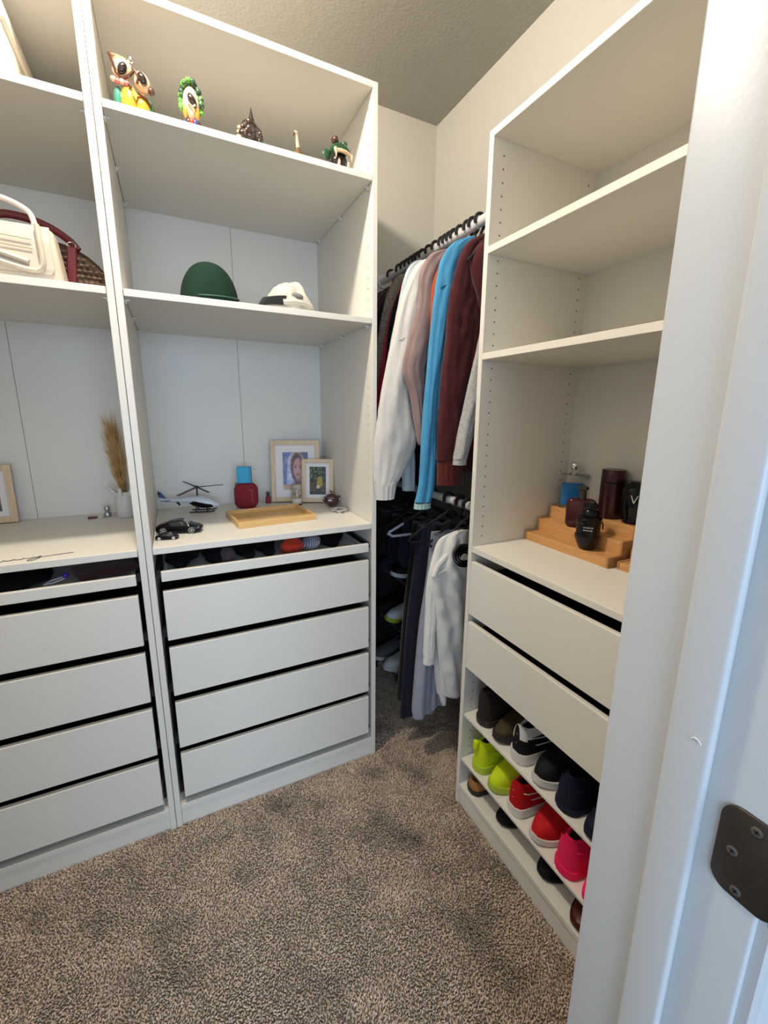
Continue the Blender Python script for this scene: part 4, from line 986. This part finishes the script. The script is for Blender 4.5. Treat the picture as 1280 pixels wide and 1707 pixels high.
m = M().ball((0, 0, .026), (.032, .034, .026), 26, 18, nz=.12, nsc=40); obj('knit', m, fabric('grey_blue_knit', (.15, .16, .22)), t, smooth=True)
m = M()
for k in range(8):
    f = -.8+1.6*k/7; rr_ = math.sqrt(1-f*f)
    m.tube([(.0325*f+.006*math.cos(a), .0355*rr_*math.sin(a), .026+.0275*rr_*math.cos(a)) for a in [2*PI*i/28 for i in range(28)]], .0014, 5, close=True)
obj('stripe', m, fabric('pale_yarn', (.50, .50, .54)), t, smooth=True, kind='stuff')
lump('folded_cloth', 'dark brown folded garment filling the left wardrobe pull-out tray', 'cloth', (-.115, .13, ZT), (.085, .09, .020), fabric('dark_brown_cloth', (.040, .012, .010)), 21)
lump('folded_cloth', 'black folded garment at the far left of the left pull-out tray', 'cloth', (-.35, .13, ZT), (.10, .09, .020), BS, 25)
t = thing('hair_clip', 'pale hair clip with a purple bead in the left pull-out tray', 'hair clip', (-.225, .045, ZT+.006), R(20))
obj('loop', M().tube([(-.030, 0, .012), (-.012, .010, .016), (.014, .008, .020), (.020, 0, .020), (.010, -.006, .018), (-.012, -.008, .014)], .0022, 6, close=True), mat('pale_clip', (.45, .45, .52), .4), t, smooth=True)
obj('bead', M().ball((.020, 0, .026), .008, 14, 10), mat('purple_bead', (.06, .02, .30), .25), t, smooth=True)

# ------------------------------------------------------------ left wardrobe items
# storage box on the top shelf
t = thing('storage_box', 'cream lidded storage box on the top shelf at the left edge', 'box', (-.30, .19, ZS))
BXM = mat('cream_box', (.66, .61, .51), .5)
obj('box_body', M().box((-.140, -.155, 0), (.140, .155, .125), .004, seg=2), BXM, t, smooth=True)
obj('lid', M().box((-.147, -.162, .116), (.147, .162, .156), .006, seg=3), BXM, t, smooth=True)
# white handbag
t = thing('handbag', 'white padded leather handbag with arched top handle on the middle shelf', 'handbag', (-.262, .085, ZH))
LW = mat('white_padded_leather', (.56, .50, .41), .45, bump=.12, bscale=120)
m = M(); rr = []
for z, hw, hd in ((0, .150, .045), (.006, .152, .047), (.06, .146, .044), (.11, .140, .038), (.125, .137, .032), (.131, .130, .024)):
    rr.append([Vector((u*hw/.15, v*hd/.05, z)) for u, v in rrect(.30, .10, .018, 5)])
obj('bag_body', m.loft(rr), LW, t, smooth=True, angle=50)
m = M(); rr = []
for z, hw, y in ((.018, .128, -.052), (.03, .136, -.054), (.09, .134, -.050), (.128, .134, -.040), (.135, .130, -.020)):
    rr.append([Vector((-hw, y+.004, z)), Vector((-hw, y, z)), Vector((hw, y, z)), Vector((hw, y+.004, z))])
obj('front_flap', m.loft(rr), LW, t)
def pad(pts, r=.0085): 
    return M().tube(pts, r, 10, ry=.006)
for nm, pts in (('padded_strap', [(.112, -.050, .128), (.114, -.056, .09), (.116, -.058, .05), (.112, -.058, .030), (.095, -.058, .022), (.05, -.058, .030), (.015, -.058, .040)]),
                ('padded_strap', [(.004, -.052, .128), (.006, -.057, .09), (.008, -.058, .055), (.004, -.058, .038), (-.012, -.058, .028), (-.05, -.058, .026), (-.09, -.058, .032)]),
                ('padded_strap', [(.088, -.057, .040), (.05, -.057, .050), (.018, -.057, .058)]), ('padded_strap', [(-.016, -.057, .046), (-.05, -.057, .042), (-.075, -.057, .05)])):
    obj(nm, pad(interp(pts, 24)), LW, t, smooth=True)
sm_ = M()
for z in (.072, .092): sm_.tube([(.018, -.055, z+.004), (.098, -.055, z)], .0012, 6)
obj('stitched_seam', sm_, mat('seam', (.42, .35, .25), .7), t)
obj('handle', M().tube(interp([(.098, -.004, .128), (.099, -.004, .150), (.088, -.004, .172), (.045, -.004, .190), (-.015, -.004, .194), (-.06, -.004, .185), (-.095, -.004, .160), (-.10, -.004, .128)], 36), .0065, 10), mat('pink_white_leather', (.72, .60, .55), .4), t, smooth=True)
# wicker bag
t = thing('handbag', 'brown woven wicker bag with dark red leather trim behind the white handbag', 'handbag', (-.165, .215, ZH))
WK = mat('brown_wicker', (.04, .020, .012), .75, col2=(.12, .07, .035), vscale=120, bump=.8, bscale=180)
DR = mat('dark_red_leather', (.10, .008, .012), .35)
def dome(x): return .150*math.sqrt(max(.0, 1-(x/.150)**2*.92))
m = M(); rr = []
for k in range(13):
    x = -.14+.28*k/12; h = dome(x)
    rr.append([Vector((x, -.040, 0)), Vector((x, -.046, h*.4)), Vector((x, -.030, h*.85)), Vector((x, 0, h)), Vector((x, .030, h*.85)), Vector((x, .046, h*.4)), Vector((x, .040, 0))])
obj('wicker_body', m.loft(rr), WK, t, smooth=True)
m = M()
for r_ in range(9):
    z = .010+r_*.015
    for k in range(20):
        x = -.13+.0135*k+(.0065 if r_ % 2 else 0); h = dome(x)
        if z > h*.86: continue
        f = z/h; y = -.042-.004*math.sin(f*3)+.016*max(0, f-.4)
        m.ball((x, y-.0016, z), (.0078, .003, .0048), 8, 5)
obj('weave_strand', m, mat('wicker_strand', (.10, .055, .028), .6, col2=(.04, .02, .012), vscale=60), t, smooth=True, kind='stuff')
obj('side_trim', M().box((.045, -.052, .0), (.068, -.044, .128), .003, rot=Matrix.Rotation(R(6), 3, 'Y')), DR, t)
obj('base_trim', M().box((.05, -.050, 0), (.120, -.044, .016), .002), mat('red_leather', (.30, .012, .010), .4), t)
obj('handle', M().tube(interp([(.075, -.03, .125), (.055, -.025, .150), (.01, -.02, .178), (-.05, -.02, .192), (-.10, -.02, .186), (-.15, -.02, .150)], 30), .006, 10, ry=.010), DR, t, smooth=True)
obj('ring', M().tube([(.062+.010*math.cos(a), -.044, .132+.008*math.sin(a)) for a in [2*PI*i/20 for i in range(20)]], .0014, 6, close=True), CHROME, t, smooth=True)

# vase with pampas
t = thing('vase', 'small white vase with finger-like rim prongs holding dried pampas grass', 'vase', (-.082, .485, ZW))
VM = mat('white_porcelain', (.60, .59, .58), .35)
obj('vase_body', M().lathe([(.030, 0), (.033, .004), (.034, .04), (.033, .075), (.029, .095), (.026, .098), (.024, .090), (.024, .03), (.002, .012)], n=28), VM, t, smooth=True, angle=60)
for a, l, out in ((185, .030, .024), (250, .022, .004), (320, .026, .010), (80, .022, .008)):
    c, s_ = math.cos(R(a)), math.sin(R(a))
    obj('rim_prong', M().tube([(.027*c, .027*s_, .085), ((.028+out*.5)*c, (.028+out*.5)*s_, .100+l*.2), ((.028+out)*c, (.028+out)*s_, .100+l*.75)], [.010, .007, .0045], 10), VM, t, smooth=True)
t2 = thing('pampas_grass', 'golden tan dried pampas plume standing in the white vase', 'dried grass', (-.082, .485, ZW+.075))
m = M(); rnd = random.Random(5)
for k in range(520):
    z0 = rnd.uniform(.01, .24); a = rnd.uniform(0, 2*PI); r0 = .004+rnd.random()*.006
    ln = rnd.uniform(.04, .10); sp = rnd.uniform(.012, .030)*(1-abs(z0-.12)/.26)+.004
    c, s_ = math.cos(a), math.sin(a); lx = -.012*(z0/.2)
    p0 = Vector((lx+r0*c, r0*s_, z0)); p1 = Vector((lx+(r0+sp*.6)*c-.004, (r0+sp*.6)*s_, z0+ln*.55)); p2 = Vector((lx+(r0+sp)*c-.010, (r0+sp)*s_, z0+ln))
    d = Vector((-s_, c, 0))*.0007
    m.loft([[p0-d, p0+d, p0+Vector((c, s_, 0))*.0007], [p1-d, p1+d, p1+Vector((c, s_, 0))*.0007], [p2-d*.2, p2+d*.2, p2+Vector((c, s_, 0))*.0002]], cap=False)
obj('plume', m, mat('pampas', (.42, .23, .07), .9, col2=(.60, .40, .18), vscale=30), t2, kind='stuff')
st_ = M()
for a in range(5): st_.tube([(.006*math.cos(a*1.3), .006*math.sin(a*1.3), -.055), (.004*math.cos(a*1.3), .004*math.sin(a*1.3), .06), (-.008+.004*math.cos(a), .004*math.sin(a), .20)], .0012, 5)
obj('stem', st_, mat('dry_stem', (.20, .12, .05), .8), t2)
# key ring
t = thing('key_ring', 'key ring with silver bottle charm and dark red leather fob beside the vase', 'keys', (-.160, .505, ZW))
obj('charm', M().lathe([(.011, 0), (.013, .006), (.012, .016), (.007, .021), (.0095, .029), (.009, .037), (.005, .043)], (.014, 0, 0), 18), mat('silver_charm', (.42, .44, .46), .15, metal=.8), t, smooth=True)
obj('split_ring', M().tube([(-.010+.011*math.cos(a), -.004+.009*math.sin(a), .0025) for a in [2*PI*i/20 for i in range(20)]], .0011, 6, close=True), CHROME, t, smooth=True)
obj('leather_fob', M().box((-.048, -.016, 0), (-.018, -.004, .008), .003, seg=2), DR, t, smooth=True)
obj('key', M().box((-.022, -.002, .001), (.002, .003, .003)).lathe([(.006, .001), (.006, .003)], (-.026, .001, 0), 12), CHROME, t)
# black cursive lettering lying on the worktop edge
t = thing('script_ornament', 'thin black cursive writing along the front of the left worktop', 'lettering', (-.31, .030, ZW))
pts = []
for k in range(90):
    f = k/89; x = -.085+f*.135; pts.append((x-.004*math.sin(f*2*PI*6.5), .006*math.sin(f*2*PI*6.5+1)*(.5+.5*math.sin(f*9+1)**2)+.004+f*.014, .0006))
pts += [(.055, .026, .0006), (.058, .012, .0006), (.050, -.006, .0006), (.038, -.014, .0006), (.034, -.004, .0006), (.050, .010, .0006), (.075, .016, .0006), (.10, .020, .0006), (.130, .024, .0006)]
obj('pen_stroke', M().tube(interp(pts, 260), .0010, 5), BLACKM, t, smooth=True)

# ------------------------------------------------------------ perfume riser and bottles, right wardrobe
ZP = .979
def riser(label, loc, tiers, L):
    t = thing('display_riser', label, 'display stand', loc, group='stepped bamboo risers on the perfume counter')
    # local +y runs to -world y ; tiers: (x, ztop)
    for k, (x0, x1, z1) in enumerate(tiers):
        z0 = 0 if k == 0 else tiers[k-1][2]-.008
        tr_ = obj('tier', M().box((x0+.008, -L+.006, z1-.008), (x1, -.006, z1-.0005), .001), BAMBOO, t)
        obj('tier_front', M().box((x0, -L+.006, max(0, z0)), (x0+.008, -.006, z1), .001), BAMBOO, tr_)
    for y in (0, -L+.006):
        sd = M()
        for (x0, x1, z1) in tiers: sd.box((x0-.001, y-.006, 0), (x1, y, z1+.002), .0008)
        obj('side_board', sd, mat('bamboo_side', (.36, .18, .07), .5, col2=(.46, .25, .10), vscale=14, stretch=(2, 10, 10)), t)
    return t
riser('long three-step bamboo riser carrying the perfume bottles', (1.137, -.352, ZP), ((0, .053, .028), (.053, .103, .068), (.103, .172, .106)), .312)
riser('second bamboo riser, cut off by the white door jamb', (1.160, -.675, ZP), ((0, .053, .020), (.053, .100, .050), (.100, .150, .082)), .30)
P3, P2, P1 = ZP+.1065, ZP+.0685, ZP+.0285
t = thing('perfume_bottle', 'square clear perfume bottle with blue liquid and silver knob cap', 'perfume bottle', (1.283, -.402, P3), R(-48), 'perfume bottles on the bamboo riser')
obj('glass_case', M().box((-.038, -.013, 0), (.038, .013, .112), .003, seg=2), mat('clear_glass', (.96, .98, 1.0), .01, trans=1.0, ior=1.08), t, smooth=True, angle=60)
obj('liquid', M().box((-.033, -.0095, .008), (.033, .0095, .083), .002), mat('blue_liquid', (.03, .20, .55), .12, spec=.4), t)
cp = M().lathe([(.012, .112), (.013, .118), (.009, .123), (.006, .127), (.011, .133), (.0135, .141), (.0125, .149), (.007, .155), (.001, .156)], n=24)
obj('knob_cap', cp, CHROME, t, smooth=True)
obj('metal_shoulder', M().box((-.040, -.014, .110), (.040, .014, .1135), .001).box((.036, -.015, .104), (.043, .015, .114), .001), mat('pewter', (.25, .25, .25), .25, metal=.8), t)
t = thing('perfume_bottle', 'tall cylindrical plum brown perfume bottle with a cap line', 'perfume bottle', (1.280, -.548, P3), 0, 'perfume bottles on the bamboo riser')
PL = mat('plum_lacquer', (.050, .013, .016), .22, metal=.3, spec=.5)
obj('flask', M().lathe([(.0325, 0), (.0335, .002), (.0335, .108)], n=36), PL, t, smooth=True)
obj('cap', M().lathe([(.0325, .1095), (.0335, .1105), (.0335, .145), (.032, .147)], n=36), PL, t, smooth=True)
t = thing('perfume_bottle', 'black round perfume bottle with a silver V mark against the jamb', 'perfume bottle', (1.278, -.626, P3), 0, 'perfume bottles on the bamboo riser')
BB = mat('black_glass', (.004, .004, .006), .12, spec=.35)
obj('flask', M().lathe([(.026, 0), (.030, .004), (.031, .014), (.029, .020), (.035, .032), (.038, .060), (.038, .100), (.035, .105)], n=36), BB, t, smooth=True, angle=50)
obj('cap', M().lathe([(.036, .105), (.037, .108), (.036, .119), (.030, .121)], n=30).box((-.034, -.020, .116), (-.016, .0, .1245), .003), BB, t, smooth=True)
v = M()
for x0, x1 in ((-.0085, 0), (.0085, 0)): v.tube([(x0, -.0385, .086), (x1, -.0388, .064)], .0013, 6)
v.xf(Matrix.Rotation(R(-62), 4, 'Z')); obj('letter_v', v, mat('silver_letter', (.75, .75, .75), .3), t)
t = thing('perfume_bottle', 'flat dark ruby perfume bottle with a metal neck on the middle step', 'perfume bottle', (1.216, -.497, P2), R(-50), 'perfume bottles on the bamboo riser')
m = M(); rr = []
for k in range(7):
    f = -1+k/3; s_ = .88+.12*math.sqrt(max(0, 1-f**4))
    rr.append([Vector((u*s_, f*.0145, .046+v_*s_)) for u, v_ in rrect(.086, .092, .017, 6)])
obj('flask', m.loft(rr), mat('ruby_glass', (.040, .004, .007), .12, spec=.5), t, smooth=True, angle=50)
obj('neck', M().lathe([(.011, .090), (.011, .118), (.0165, .121), (.0165, .128), (.014, .130)], n=24), mat('gun_metal', (.10, .09, .085), .25, metal=.8), t, smooth=True)
t = thing('perfume_bottle', 'black grenade shaped perfume bottle standing on the lowest step', 'perfume bottle', (1.1605, -.572, P1), R(-50), 'perfume bottles on the bamboo riser')
m = M().lathe([(.018, 0), (.021, .002), (.028, .018), (.0335, .032), (.0350, .036), (.0350, .043), (.0325, .045), (.0325, .078), (.0350, .081), (.0350, .092), (.0310, .097), (.026, .099)], n=40)
obj('flask', m, mat('smoked_glass', (.006, .004, .005), .14, spec=.35), t, smooth=True, angle=35)
obj('cap', M().lathe([(.020, .099), (.023, .101), (.023, .112), (.018, .118), (.021, .124), (.018, .136), (.008, .140)], n=30), BB, t, smooth=True, angle=40)
obj('side_pin', M().tube([(.030, 0, .088), (.037, 0, .080), (.038, 0, .062)], .0022, 6), BLACKM, t, smooth=True)
tx = M()
for z, ws in ((.068, (.004, .003, .005, .003, .004)), (.060, (.006, .003, .004, .006))):
    x = -.014
    for w_ in ws: tx.box((x, -.0331, z), (x+w_, -.0326, z+.0035)); x += w_+.0016
obj('printed_text', tx, mat('grey_print', (.35, .34, .33), .5), t)
